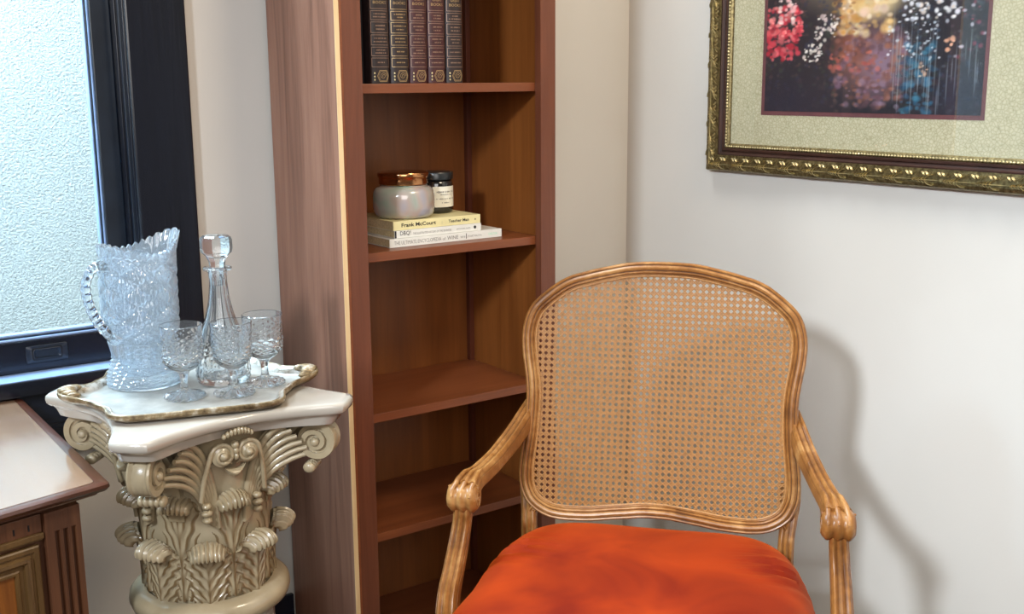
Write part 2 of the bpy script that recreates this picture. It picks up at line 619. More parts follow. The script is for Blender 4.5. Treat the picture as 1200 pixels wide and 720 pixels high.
# sill, apron
wbox('sill', M['black_trim_h'], WX0 - 0.12, -1.105, -0.034, 0.15, 0.737, 0.7655, 0.004, 30)
wbox('sill_sky_glare', M['bead_sky_tint'], WX0, -1.24, -0.030, 0.0295, 0.7654, 0.7668, 0.0003)  # added plate; its pale blue paints the sky's reflection on the black sill
wbox('apron', M['black_trim_h'], WX0 - 0.11, -1.1145, -0.018, 0, 0.615, 0.737, 0.003)

# ------------------------------------------------------------------ bookcase
X1, X2, YF, YB = -0.951, -0.460, -0.30, -0.013
bc = thing('bookcase', 'tall narrow cherry wood bookcase with open shelves beside the corner', 'bookcase', (X1, YB, 0))


def bbox(name, mat, x0, x1, y0, y1, z0, z1, bev=0.001, parent=None):
    return obj(name, MB().box(x0 - X1, x1 - X1, y0 - YB, y1 - YB, z0, z1, bev), mat, parent or bc)


TOP = 1.92
bbox('side_panel', M['case_side'], X1, X1 + 0.014, YF + 0.0, YB, 0, TOP, 0.0006)
bbox('edge_strip', M['case_edge'], X1 + 0.0002, X1 + 0.0095, YF - 0.0012, YF + 0.002, 0.0, TOP, 0.0004)
bbox('edge_strip', M['case_shelf'], X1 + 0.0095, X1 + 0.0145, YF - 0.0008, YF + 0.002, 0.0, TOP, 0.0004)
bbox('side_panel', M['case_inner'], -0.488, X2, YF + 0.02, YB, 0, TOP, 0.0006)
bbox('stile', M['case_stile'], X1 + 0.0145, X1 + 0.0531, YF, YF + 0.019, 0, TOP, 0.001)
bbox('stile', M['case_stile'], -0.4974, X2, YF, YF + 0.0195, 0, TOP, 0.001)
bbox('back_panel', M['case_inner'], X1 + 0.014, -0.488, YB - 0.006, YB, 0, TOP, 0.0005)
bbox('corner_cleat', M['case_cleat'], -0.4995, -0.488, YB - 0.020, YB - 0.006, 0, TOP, 0.001)
bbox('top_panel', M['case_stile'], X1 - 0.008, X2 + 0.008, YF - 0.008, YB, TOP, TOP + 0.022, 0.003)
bbox('toe_board', M['case_stile'], X1 + 0.0531, -0.4974, YF + 0.004, YF + 0.019, 0, 0.118, 0.001)
bbox('top_rail', M['case_stile'], X1 + 0.0531, -0.4974, YF, YF + 0.019, TOP - 0.06, TOP, 0.001)
for z in (1.285, 0.973, 0.659, 0.414, 0.140, 1.600):
    bbox('shelf', M['case_shelf'], X1 + 0.014, -0.4882, YF + 0.0205, YB - 0.006, z - 0.0175, z, 0.0012)

# ------------------------------------------------------------------ leather books on the top shelf
SHELF1 = 1.285


def leather_book(x0, x1, h, mat, label, gilt):
    wd = x1 - x0
    t = thing('leather_book', label, 'book', ((x0 + x1) / 2, -0.262, SHELF1 + 0.0005), 0, 'leather books standing on the upper shelf')
    hw = wd / 2 - 0.0006
    D = 0.165
    # cover: rounded spine profile in plan, two boards and spine as one shell
    prof = []
    for k in range(13):
        a = PI * k / 12
        prof.append((-hw * math.cos(a), 0.009 - 0.009 * math.sin(a)))
    outer = [(-hw, D)] + prof + [(hw, D)]
    inner = [(hw - 0.0025, D)] + [(x * 0.86, y + 0.003) for x, y in reversed(prof)] + [(-hw + 0.0025, D)]
    loop = outer + inner
    obj('cover', MB().rings([[(x, y, z) for x, y in loop] for z in (0, h)], True, True, True), mat, t, 40)
    obj('page_block', MB().box(-hw + 0.003, hw - 0.003, 0.014, D - 0.004, 0.003, h - 0.004), M['pages'], t)

    def sp(x):  # spine surface y at x
        u = max(-1, min(1, x / hw))
        return 0.009 - 0.009 * math.sqrt(max(0, 1 - u * u))

    def strip(mb, xa, xb, za, zb, out=0.0004, n=6):
        xs = [lerp(xa, xb, k / n) for k in range(n + 1)]
        vs, fs = [], []
        for x in xs:
            y = sp(x) - out
            vs += [(x, y, za), (x, y, zb), (x, y + 0.0008, zb), (x, y + 0.0008, za)]
        for k in range(n):
            a = 4 * k
            for j in range(4):
                fs.append((a + j, a + (j + 1) % 4, a + 4 + (j + 1) % 4, a + 4 + j))
        mb.add(vs, fs)

    bands = MB()
    g = MB()
    boxes = [(0.030, 0.046), (0.050, 0.0655), (0.0695, 0.0875), (0.0915, 0.1105), (0.1145, 0.1305), (0.1345, 0.1645), (0.169, 0.190), (0.194, 0.214)]
    bw = hw * 0.86
    for za, zb in boxes:
        za, zb = za, min(zb, h - 0.006)
        for q in (za, zb):
            strip(g, -bw, bw, q - 0.0004, q + 0.0004)
        for s_ in (-1, 1):
            strip(g, s_ * bw - 0.0004, s_ * bw + 0.0004, za, zb, n=1)
    for k in range(len(boxes) - 1):
        z = (boxes[k][1] + boxes[k + 1][0]) / 2
        strip(bands, -hw * 0.98, hw * 0.98, z - 0.0011, z + 0.0011, 0.0013, 8)
    strip(bands, -hw * 0.98, hw * 0.98, 0.0268, 0.0288, 0.0013, 8)
    tag(obj('raised_bands', bands, mat, t), kind='stuff')
    # lettering rows: worn, unreadable rows of small gilt type, and BOOKS in the title box
    ro = MB()
    for bi, (za, zb) in enumerate(boxes):
        if bi == 5:
            continue
        rows = 2 if zb - za > 0.0175 else 1 + (rnd.random() > 0.5)
        for k in range(rows):
            zc = lerp(za, zb, (k + 1) / (rows + 1))
            half = bw * (0.35 + 0.45 * rnd.random())
            x = -half
            while x < half:
                wl = 0.0006 + 0.0007 * rnd.random()
                strip(ro, x, min(x + wl, half), zc - 0.0011, zc + 0.0009 + 0.0004 * rnd.random(), 0.0005, 1)
                x += wl + 0.0005 + (0.0012 if rnd.random() > 0.8 else 0)
    tag(obj('worn_lettering', ro, gilt, t), kind='stuff')
    tag(obj('gilt_rules', g, gilt, t), kind='stuff')
    for word, zz, ww in (('GREAT', 0.1515, 1.05), ('BOOKS', 0.1430, 1.3)):
        tm = text_mb(word, 0.0085, hw * ww)
        tm.v = [(p[0] - hw * ww / 2, sp(p[0] - hw * ww / 2) - 0.0006, p[1] * 0.85 + zz) for p in tm.v]
        obj('lettering', tm, M['gilt'], t)
    # foot emblem: hexagonal cartouche with a curl and three bright dots
    em = MB()

    def bar2(p, q, wz=0.0005):
        n = 4
        for k in range(n):
            a = (lerp(p[0], q[0], k / n), lerp(p[1], q[1], k / n))
            c = (lerp(p[0], q[0], (k + 1) / n), lerp(p[1], q[1], (k + 1) / n))
            d = Vector((c[0] - a[0], c[1] - a[1]))
            nn = Vector((-d.y, d.x)).normalized() * wz
            em.add([(a[0] + nn.x, sp(a[0]) - 0.0006, a[1] + nn.y), (a[0] - nn.x, sp(a[0]) - 0.0006, a[1] - nn.y),
                    (c[0] - nn.x, sp(c[0]) - 0.0006, c[1] - nn.y), (c[0] + nn.x, sp(c[0]) - 0.0006, c[1] + nn.y)], [(0, 1, 2, 3)])

    cx0 = hw * 0.16
    hx = [(cx0 - hw * 0.58, 0.0135), (cx0 - hw * 0.36, 0.0235), (cx0 + hw * 0.36, 0.0235), (cx0 + hw * 0.58, 0.0135), (cx0 + hw * 0.36, 0.0035), (cx0 - hw * 0.36, 0.0035)]
    for k in range(6):
        bar2(hx[k], hx[(k + 1) % 6])
        bar2((cx0 + (hx[k][0] - cx0) * 0.82, 0.0135 + (hx[k][1] - 0.0135) * 0.82), (cx0 + (hx[(k + 1) % 6][0] - cx0) * 0.82, 0.0135 + (hx[(k + 1) % 6][1] - 0.0135) * 0.82), 0.0003)
    pr = None
    for k in range(22):
        a = k * 0.5
        q = (cx0 + hw * 0.36 * (1 - k / 26) * math.cos(a), 0.0135 + 0.0062 * (1 - k / 26) * math.sin(a))
        if pr:
            bar2(pr, q, 0.0004)
        pr = q
    obj('emblem', em, M['gilt'], t, recalc=False)
    dm = MB()
    for zz in (0.0065, 0.0125, 0.0185):
        xd = -hw * 0.66
        dm.ellipsoid((xd, sp(xd) - 0.0002, zz), 0.0016, 0.0008, 0.0018, 10, 6)
    obj('dots', dm, M['gilt_bright'], t, 60)
    return t


edges = [-0.8585, -0.8160, -0.7745, -0.7340, -0.6935, -0.6530]
lab = ['dark brown leather book with gilt bands, leftmost of the five on the upper shelf',
       'dark brown leather book with brightest gilt emblem, second from the left on upper shelf',
       'burgundy leather book in the middle of the five on the upper shelf',
       'burgundy leather book second from the right on the upper shelf',
       'dark brown leather book at the right end of the upper shelf row']
for k in range(5):
    leather_book(edges[k], edges[k + 1], 0.236 + 0.001 * (k % 2), M['leather_red'] if k in (2, 3) else M['leather_brown'], lab[k], M['gilt'] if k == 1 else M['gilt_dull'])
bk = thing('black_book', 'plain black book standing between the left stile and the leather books', 'book', (-0.8680, -0.235, SHELF1 + 0.0005))
obj('cover', MB().box(-0.008, -0.006, 0, 0.15, 0, 0.226).box(0.006, 0.008, 0, 0.15, 0, 0.226).box(-0.006, 0.006, 0, 0.002, 0, 0.226), M['black_matte'], bk)
obj('page_block', MB().box(-0.006, 0.006, 0.002, 0.145, 0.003, 0.222), M['pages'], bk)

# ------------------------------------------------------------------ stacked paperbacks, jars
SH2 = 0.973


def paperback(name, label, x0, x1, y0, z, th, depth, mat, texts, rz=0.0):
    t = thing(name, label, 'book', (x0, y0, z), rz, 'paperbacks lying on the second shelf')
    L = x1 - x0
    cv = MB().box(0, L, 0, 0.0012, 0, th).box(0, L, 0.0012, depth, 0, 0.0011).box(0, L, 0.0012, depth, th - 0.0011, th)
    obj('cover', cv, mat, t)
    obj('page_block', MB().box(0.0012, L - 0.0012, 0.0012, depth - 0.001, 0.0011, th - 0.0011), M['pages'], t)
    for body, xa, wdt, sz, zoff, ink, bold in texts:
        tm = text_mb(body, sz, wdt, bold)
        tm.v = [(p[0] + xa, -0.0003, p[1] + zoff) for p in tm.v]
        obj('lettering', tm, ink, t, recalc=False)
    return t


p1 = paperback('paperback', 'large white wine book at the bottom of the stack', -0.8215, -0.5560, -0.2450, SH2 + 0.0005, 0.0165, 0.195, M['paper_white'],
               [('THE ULTIMATE ENCYCLOPEDIA', 0.010, 0.108, 0.0105, 0.0045, M['ink_grey'], 0.0), ('of', 0.121, 0.007, 0.0085, 0.0045, M['ink_grey'], 0),
                ('WINE', 0.132, 0.026, 0.0105, 0.0045, M['ink_grey'], 0.0001), ('TEXT BY', 0.1635, 0.012, 0.005, 0.0055, M['ink'], 0), ('STUART WALTON', 0.181, 0.034, 0.0055, 0.0055, M['ink_grey'], 0),
                ('CARLTON', 0.232, 0.022, 0.0065, 0.0055, M['ink_green'], 0.0001)], R(0.6))
bar = MB().box(0.1772, 0.1786, -0.0003, 0.0004, 0.003, 0.0135)
obj('divider_mark', bar, M['ink'], p1)
p2 = paperback('paperback', 'thin white book in the middle of the stack', -0.8080, -0.6050, -0.2420, SH2 + 0.0175, 0.0145, 0.175, M['paper_white'],
               [('DBQ!', 0.012, 0.024, 0.0115, 0.0035, M['ink'], 0.0), ('THE ILLUSTRATED HISTORY OF THE SEVENTIES', 0.041, 0.090, 0.0058, 0.0045, M['ink_grey'], 0),
                ('SIMON AND DAVID', 0.143, 0.034, 0.0046, 0.0050, M['ink_grey'], 0)], R(0.8))
obj('publisher_disc', MB().rings([[(0.188 + r_ * math.cos(a), y, 0.0073 + r_ * math.sin(a)) for a in [2 * PI * k / 14 for k in range(14)]] for r_, y in ((0.0032, 0.0002), (0.0032, -0.0004))], True, False, True), M['ink'], p2)
obj('spine_band', MB().box(0.0002, 0.0036, -0.0004, 0.0008, 0.0004, 0.0141), M['black_matte'], p2)
p3 = paperback('paperback', 'cream paperback under the two jars, topmost of the stack', -0.8095, -0.6060, -0.2400, SH2 + 0.0325, 0.0175, 0.170, M['paper_cream'],
               [('Frank McCourt', 0.018, 0.079, 0.0100, 0.0055, M['ink'], 0.00025), (':', 0.1105, 0.0014, 0.0090, 0.0055, M['ink_grey'], 0), ('Teacher Man', 0.1265, 0.049, 0.0082, 0.0060, M['ink'], 0.0002)], R(0.5))
star = []
for k in range(10):
    a = PI / 2 + k * PI / 5
    q = 0.0024 if k % 2 == 0 else 0.0010
    star.append((0.191 + q * math.cos(a), -0.0003, 0.0085 + q * math.sin(a)))
obj('star_mark', MB().add(star, [tuple(range(10))]), M['ink'], p3, recalc=False)
JZ = SH2 + 0.0325 + 0.0175 + 0.0003

jar = thing('pearl_jar', 'pearly white squat glass jar with copper lid on the cream paperback', 'jar', (-0.7490, -0.1780, JZ))
obj('body', MB().lathe([(0.0, 0.0), (0.048, 0.0), (0.056, 0.003), (0.0605, 0.010), (0.0625, 0.022), (0.0625, 0.042), (0.0605, 0.052), (0.056, 0.0590), (0.051, 0.0615), (0.048, 0.0625), (0.046, 0.0645), (0.0, 0.0645)], 56), M['pearl'], jar, 50)
obj('lid', MB().lathe([(0.0, 0.0655), (0.0475, 0.0655), (0.0488, 0.067), (0.0488, 0.078), (0.0500, 0.080), (0.0512, 0.082), (0.0512, 0.0865), (0.0500, 0.0890), (0.044, 0.0905), (0.020, 0.0915), (0.0, 0.0915)], 56), M['copper'], jar, 35)
cj = thing('candle_jar', 'small black glass candle jar with a cream label beside the pearly jar', 'candle', (-0.6560, -0.1500, JZ))
obj('body', MB().lathe([(0.0, 0.0), (0.031, 0.0), (0.0345, 0.0025), (0.0355, 0.006), (0.0355, 0.060), (0.033, 0.066), (0.030, 0.068), (0.0, 0.068)], 44), M['smoked'], cj, 45)
obj('lid', MB().lathe([(0.0, 0.0682), (0.0345, 0.0682), (0.0362, 0.0690), (0.0362, 0.0810), (0.0350, 0.0832), (0.0, 0.0838)], 44), M['black_lid'], cj, 40)
lm = MB()
A0, A1 = R(-132), R(-38)
vs = []
nseg = 16
for k in range(nseg + 1):
    a = lerp(A0, A1, k / nseg)
    for rr_, z in ((0.0358, 0.013), (0.0358, 0.055), (0.0355, 0.055), (0.0355, 0.013)):
        vs.append((rr_ * math.cos(a), rr_ * math.sin(a), z))
lm.add(vs, [(4 * k + j, 4 * k + (j + 1) % 4, 4 * k + 4 + (j + 1) % 4, 4 * k + 4 + j) for k in range(nseg) for j in range(4)])
lb = obj('label', lm, M['label'], cj, 60)
lt = MB()
for zc, ha, hh in ((0.044, 0.60, 0.0020), (0.0385, 0.40, 0.0010), (0.030, 0.62, 0.0013), (0.022, 0.3, 0.0010)):
    a = -ha
    while a < ha:
        wl = 0.02 + 0.05 * rnd.random()
        hz = hh * (0.6 + 0.6 * rnd.random())
        c0, c1 = R(-85) + a, R(-85) + min(a + wl, ha)
        lt.add([(0.0361 * math.cos(c), 0.0361 * math.sin(c), z) for c, z in ((c0, zc - hz), (c1, zc - hz), (c1, zc + hz), (c0, zc + hz))], [(0, 1, 2, 3)])
        a += wl + 0.02 + (0.05 if rnd.random() > 0.75 else 0)
tag(obj('faint_print', lt, M['ink_grey'], lb, recalc=False), kind='stuff')

# ------------------------------------------------------------------ framed picture on the right wall
PYL, PYR, PZB = -0.2915, -1.1130, 1.0862
PZT = 1.700
fp = thing('framed_picture', 'garden path print in an ornate gold frame on the right wall', 'picture', (0, (PYL + PYR) / 2, PZB))
PW, PH = PYL - PYR, PZT - PZB


def frame_ring(mb, prof):
    """profile points (inset from the outer edge, height off the wall), mitred rectangle"""
    rs = []
    for d, h in prof:
        y0, y1, z0, z1 = PW / 2 - d, -PW / 2 + d, d, PH - d
        rs.append([(-h, y0, z0), (-h, y1, z0), (-h, y1, z1), (-h, y0, z1)])
    mb.rings(rs, True)


fm = MB()
frame_ring(fm, [(0.0, 0.0), (0.0, 0.016), (0.003, 0.0215), (0.010, 0.0245), (0.020, 0.0235), (0.031, 0.0210), (0.036, 0.0195)])
gold = obj('outer_frame', fm, M['frame_gold'], fp, 25)
fm = MB()
frame_ring(fm, [(0.036, 0.0), (0.036, 0.0185), (0.0385, 0.0190), (0.041, 0.0155), (0.0445, 0.0138), (0.0460, 0.0165), (0.0500, 0.0165), (0.0515, 0.014)])
obj('inner_frame', fm, M['frame_brown'], fp, 25)
fm = MB()
frame_ring(fm, [(0.0515, 0.0), (0.0515, 0.0135), (0.0540, 0.0150), (0.0585, 0.0135), (0.0620, 0.0100), (0.0620, 0.0)])
obj('sight_moulding', fm, M['frame_gold'], fp, 25)


def along(d, step, fn):
    """call fn(place, tangent-length) for every unit on the four sides at inset d"""
    for side in range(4):
        ln = (PW if side in (0, 2) else PH) - 2 * d
        n = max(1, round(ln / step))
        for k in range(n):
            u = -ln / 2 + ln * (k + 0.5) / n

            def pl(a, b_, h, side=side, u=u):  # a along, b_ inwards
                if side == 0:
                    return (-h, -(u + a), d + b_)
                if side == 2:
                    return (-h, (u + a), PH - d - b_)
                if side == 1:
                    return (-h, -PW / 2 + d + b_, PH / 2 + (u + a))
                return (-h, PW / 2 - d - b_, PH / 2 - (u + a))
            fn(pl)


leaf = MB()


def ridge(pl, pts):
    """thin carved blade: (along, inwards, half width) stations"""
    rs = []
    for k, (a, b_, hw_) in enumerate(pts):
        p0, p1 = pts[max(k - 1, 0)], pts[min(k + 1, len(pts) - 1)]
        t = Vector((p1[0] - p0[0], p1[1] - p0[1])).normalized()
        n_ = Vector((-t.y, t.x)) * hw_
        rs.append([pl(a - n_.x, b_ - n_.y, 0.0215), pl(a, b_, 0.0258 + hw_ * 1.4), pl(a + n_.x, b_ + n_.y, 0.0215)])
    leaf.rings(rs, False)


def leaf_unit(pl):
    # one repeat of the carved border: feathered barbs growing along a shaft, a cupped arc, then a bare shaft
    ridge(pl, [(-0.034, 0, 0.0004), (-0.020, 0, 0.0014), (0.0, 0, 0.0017), (0.018, 0, 0.0013), (0.032, 0, 0.0004)])
    for k in range(4):
        a, w_ = -0.028 + 0.0062 * k, 0.0034 + 0.0010 * k
        for sg in (-1, 1):
            ridge(pl, [(a - 0.0020, 0, 0.0006), (a + 0.0012, sg * w_ * 0.55, 0.0013), (a + 0.0050, sg * w_, 0.0003)])
    for sg in (-1, 1):
        ridge(pl, [(-0.0040, 0, 0.0006), (0.0000, sg * 0.0052, 0.0012), (0.0060, sg * 0.0088, 0.0013), (0.0140, sg * 0.0100, 0.0003)])


def blade_unit(pl):
    for a0, sl in ((-0.018, 1), (-0.010, 1), (0.002, -1), (0.011, -1)):
        rs = []
        for t, hw_ in ((0, 0.0007), (0.35, 0.0017), (0.7, 0.0014), (1, 0.0004)):
            a, b_ = a0 + sl * t * 0.007, 0.0155 - t * 0.0070
            rs.append([pl(a - hw_, b_ - hw_, 0.0205 + 0.0025), pl(a, b_, 0.0262), pl(a + hw_, b_ + hw_, 0.0205 + 0.0025)])
        leaf.rings(rs, False)


along(0.0150, 0.0680, leaf_unit)
along(0.0150, 0.0340, blade_unit)
tag(obj('carved_leaves', leaf, M['frame_leaf'], gold, 40), kind='stuff')
bead = MB()


def bead_unit(pl):
    rs = []
    for a, q in ((-0.0028, 0.0006), (-0.0016, 0.0019), (0.0, 0.0023), (0.0016, 0.0019), (0.0028, 0.0006)):
        rs.append([pl(a, -q, 0.0145), pl(a, -q * 0.5, 0.0145 + q * 0.9), pl(a, q * 0.5, 0.0145 + q * 0.9), pl(a, q, 0.0145)])
    bead.rings(rs, False)


along(0.0555, 0.0070, bead_unit)
tag(obj('beading', bead, M['frame_leaf'], fp, 50), kind='stuff')
obj('mat_board', MB().box(-0.006, -0.003, PW / 2 - 0.061, -PW / 2 + 0.061, 0.061, PH - 0.061), M['mat_board'], fp)
qy0, qy1 = -0.4400 - (PYL + PYR) / 2, -0.9655 - (PYL + PYR) / 2
qz0, qz1 = 1.2125 - PZB, PH - 0.128
obj('inner_mat', MB().box(-0.0066, -0.0055, qy0, qy1, qz0, qz1), M['mat_wine'], fp)
# the print: an impressionist garden path, dabbed into vertex colours
ny, nz = 330, 230
IY0, IY1, IZ0, IZ1 = qy0 - 0.009, qy1 + 0.0075, qz0 + 0.0085, qz1 - 0.008
rs_ = np.random.RandomState(3)
U, V = np.meshgrid(np.linspace(0, 1, ny), np.linspace(0, 1.0, nz))
asp = (IZ1 - IZ0) / (IY0 - IY1)
Vv = V * (IZ1 - IZ0) / 0.205      # 1.0 where the photograph's upper edge cuts the print
img = np.zeros((nz, ny, 3)) + np.array((34, 34, 42))


def blob(u, v, ru, rv, c, soft=0.5, a=1.0):
    d = np.sqrt(((U - u) / ru) ** 2 + ((Vv - v) / rv) ** 2)
    m = np.clip((1 - d) / soft, 0, 1)[..., None] * a
    img[:] = img * (1 - m) + np.array(c) * m


def dabs(n, u0, u1, v0, v1, cols, r0, r1, a=0.8):
    for _ in range(n):
        c = np.array(cols[rs_.randint(len(cols))]) * rs_.uniform(0.82, 1.12)
        q = rs_.uniform(r0, r1)
        blob(rs_.uniform(u0, u1), rs_.uniform(v0, v1), q, q * rs_.uniform(1.0, 2.6), c, 0.6, a)


blob(0.48, 1.7, 0.5, 0.9, (216, 190, 140), 0.7)
blob(0.50, 1.06, 0.17, 0.26, (226, 200, 150), 0.5)
blob(0.50, 0.52, 0.20, 0.48, (128, 88, 84), 0.8, 0.95)
blob(0.58, 0.46, 0.15, 0.42, (138, 114, 134), 0.8, 0.85)  # lavender lightening paints the reflection band on the glass into the print
blob(0.42, 0.62, 0.10, 0.30, (134, 72, 50), 0.8, 0.8)
dabs(260, 0.36, 0.68, 0.06, 0.78, [(118, 74, 62), (150, 98, 84), (96, 66, 74), (134, 100, 122), (164, 104, 82), (146, 122, 144)], 0.008, 0.026, 0.55)
dabs(120, 0.38, 0.62, 0.74, 1.3, [(232, 212, 164), (212, 172, 108), (236, 222, 196), (200, 152, 96), (222, 190, 170)], 0.010, 0.034, 0.6)
dabs(40, 0.34, 0.46, 0.74, 1.1, [(196, 140, 70), (212, 160, 88), (170, 110, 60)], 0.008, 0.024, 0.6)
dabs(420, 0.0, 0.38, 0.0, 1.4, [(34, 40, 48), (66, 52, 54), (54, 66, 54), (88, 60, 62), (44, 50, 76), (98, 74, 66)], 0.006, 0.018, 0.55)
dabs(420, 0.64, 1.0, 0.0, 1.4, [(36, 46, 70), (54, 76, 100), (72, 82, 84), (50, 60, 50), (86, 66, 80), (96, 104, 112)], 0.005, 0.016, 0.5)
blob(0.10, 0.10, 0.34, 0.34, (28, 32, 50), 0.8, 0.75)
blob(0.92, 0.16, 0.16, 0.40, (28, 36, 60), 0.8, 0.6)
dabs(90, 0.67, 0.80, 0.0, 0.66, [(36, 92, 122), (48, 112, 146), (32, 80, 112), (60, 124, 150)], 0.010, 0.022, 0.6)  # teal strip paints the blue edge of the glass reflection
dabs(90, 0.01, 0.17, 0.52, 0.82, [(186, 40, 58), (208, 66, 80), (160, 30, 50), (222, 104, 110)], 0.010, 0.022, 0.85)
dabs(90, 0.0, 0.18, 0.74, 1.05, [(206, 56, 72), (224, 96, 100), (180, 40, 60), (232, 140, 136)], 0.010, 0.022, 0.85)
dabs(34, 0.06, 0.15, 0.88, 1.12, [(226, 176, 174), (240, 214, 204)], 0.008, 0.018, 0.85)
dabs(30, 0.14, 0.19, 0.78, 0.9, [(222, 70, 84), (230, 120, 120)], 0.008, 0.014, 0.85)
dabs(50, 0.25, 0.36, 0.70, 0.94, [(226, 212, 204), (242, 234, 220), (206, 184, 180)], 0.006, 0.014, 0.85)
dabs(40, 0.20, 0.29, 0.50, 0.66, [(236, 226, 210), (222, 204, 196), (240, 234, 224)], 0.006, 0.013, 0.85)
dabs(30, 0.32, 0.56, 0.40, 0.6, [(190, 86, 74), (206, 110, 90)], 0.008, 0.018, 0.5)
dabs(160, 0.66, 0.90, 0.82, 1.5, [(230, 232, 238), (210, 216, 228), (242, 242, 242), (236, 220, 206)], 0.007, 0.017, 0.85)
dabs(50, 0.60, 0.82, 0.48, 0.88, [(222, 224, 230), (198, 208, 216)], 0.005, 0.011, 0.8)
dabs(14, 0.84, 0.88, 0.55, 0.68, [(206, 150, 120), (222, 170, 140)], 0.008, 0.014, 0.8)
dabs(10, 0.73, 0.78, 0.34, 0.46, [(206, 160, 130), (220, 190, 160)], 0.006, 0.012, 0.8)
dabs(30, 0.88, 1.0, 0.5, 1.2, [(150, 60, 84), (120, 50, 70), (206, 200, 210)], 0.006, 0.014, 0.7)
for _ in range(34):
    u, v, h_ = rs_.uniform(0.62, 0.98), rs_.uniform(0.1, 0.7), rs_.uniform(0.12, 0.4)
    blob(u, v, 0.0040, h_, (150, 160, 166), 0.5, 0.40)
dabs(200, 0, 1, 1.3, 2.4, [(196, 178, 140), (90, 104, 72), (120, 128, 92), (210, 196, 160), (66, 78, 60)], 0.012, 0.035, 0.6)
vs = []
for i in range(nz):
    for j in range(ny):
        vs.append((-0.0070, lerp(IY0, IY1, j / (ny - 1)), lerp(IZ0, IZ1, i / (nz - 1))))
fs = [(i * ny + j, i * ny + j + 1, (i + 1) * ny + j + 1, (i + 1) * ny + j) for i in range(nz - 1) for j in range(ny - 1)]
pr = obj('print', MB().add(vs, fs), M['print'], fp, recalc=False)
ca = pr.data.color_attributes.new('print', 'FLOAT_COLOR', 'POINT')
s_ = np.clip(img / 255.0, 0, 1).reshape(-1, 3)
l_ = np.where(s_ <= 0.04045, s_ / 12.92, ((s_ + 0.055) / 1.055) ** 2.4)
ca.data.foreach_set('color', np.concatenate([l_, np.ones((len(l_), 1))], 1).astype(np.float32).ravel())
obj('glass_pane', MB().box(-0.0092, -0.0078, PW / 2 - 0.061, -PW / 2 + 0.061, 0.061, PH - 0.061), M['picture_pane'], fp)

# ------------------------------------------------------------------ armchair
CHYAW = R(-48)
ch = thing('armchair', 'carved honey wood armchair with cane back and orange velvet seat', 'chair', (-0.5347, -0.6952, 0), CHYAW)
REC = R(11)
BZ = 0.503


def bp(u, v, h=0.0):
    """back-plane coordinates to chair space"""
    return (u, v * math.sin(REC) - h * math.cos(REC), BZ + v * math.cos(REC) + h * math.sin(REC))


half = [(0.000, 0.4664), (0.036, 0.4657), (0.067, 0.4628), (0.097, 0.4566), (0.124, 0.4505), (0.147, 0.4440), (0.168, 0.4378), (0.190, 0.4270),
        (0.211, 0.4118), (0.2305, 0.3950), (0.2440, 0.3800), (0.2530, 0.3620), (0.2585, 0.3405), (0.2602, 0.3190), (0.2580, 0.2892), (0.2545, 0.2670),
        (0.2510, 0.2450), (0.2488, 0.2250), (0.2480, 0.2030), (0.2490, 0.170), (0.2520, 0.130), (0.2560, 0.0950), (0.2575, 0.0650), (0.2545, 0.0380),
        (0.2430, 0.0120), (0.2250, -0.0050), (0.2010, -0.0165), (0.1750, -0.0205), (0.1480, -0.0205), (0.1150, -0.0185), (0.0800, -0.0135), (0.0480, -0.0095), (0.0200, -0.0060)]
outline = half + [(-u, v) for u, v in reversed(half[1:])]
path = [Vector((p.x, p.y)) for p in catmull([(u, v, 0) for u, v in outline], 3, True)]
NP = len(path)


def offset_loop(d):
    out = []
    for i in range(NP):
        t = (path[(i + 2) % NP] - path[i - 2]).normalized()
        nrm = Vector((t.y, -t.x))
        out.append(path[i] + nrm * d)   # traced clockwise: inward is to the right
    return out


prof = [(0.0, -0.012), (0.0, 0.003), (0.0012, 0.0068), (0.0032, 0.0085), (0.0052, 0.0078), (0.0062, 0.0064), (0.0078, 0.0080), (0.0110, 0.0096), (0.0142, 0.0088),
        (0.0158, 0.0066), (0.0166, 0.0050), (0.0178, 0.0062), (0.0196, 0.0066), (0.0212, 0.0050), (0.0222, 0.0028), (0.0238, 0.0034), (0.0252, 0.0020), (0.0260, -0.004), (0.0255, -0.012)]
rs = []
for d, h in prof:
    lp = offset_loop(d)
    rs.append([bp(p.x, p.y, h) for p in lp])
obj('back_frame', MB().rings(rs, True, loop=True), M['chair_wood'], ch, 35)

for d_, h_ in ((0.0062, 0.0058), (0.0165, 0.0044)):  # dark brown lines laid along the two grooves of the back frame
    lp = offset_loop(d_)
    obj('groove_line', MB().sweep([bp(lp[i].x, lp[i].y, h_) for i in range(0, NP, 2)], [(math.cos(a) * 0.0011, math.sin(a) * 0.0011) for a in [2 * PI * k / 6 for k in range(6)]], (0, -1, 0.2), loop=True), M['groove'], ch, 60)
# cane: real strands, vertical and horizontal pairs and two diagonals, clipped to the opening
inner = offset_loop(0.0235)
PIT = 0.01125
cane = MB()


def spans(p, d):
    """parameter spans of the line p+t*d inside the opening"""
    ts = []
    for i in range(NP):
        a, c = inner[i], inner[(i + 1) % NP]
        e = c - a
        den = d.x * e.y - d.y * e.x
        if abs(den) < 1e-12:
            continue
        t = ((a.x - p.x) * e.y - (a.y - p.y) * e.x) / den
        q = ((a.x - p.x) * d.y - (a.y - p.y) * d.x) / den
        if 0 <= q < 1:
            ts.append(t)
    ts.sort()
    return [(ts[i], ts[i + 1]) for i in range(0, len(ts) - 1, 2)]


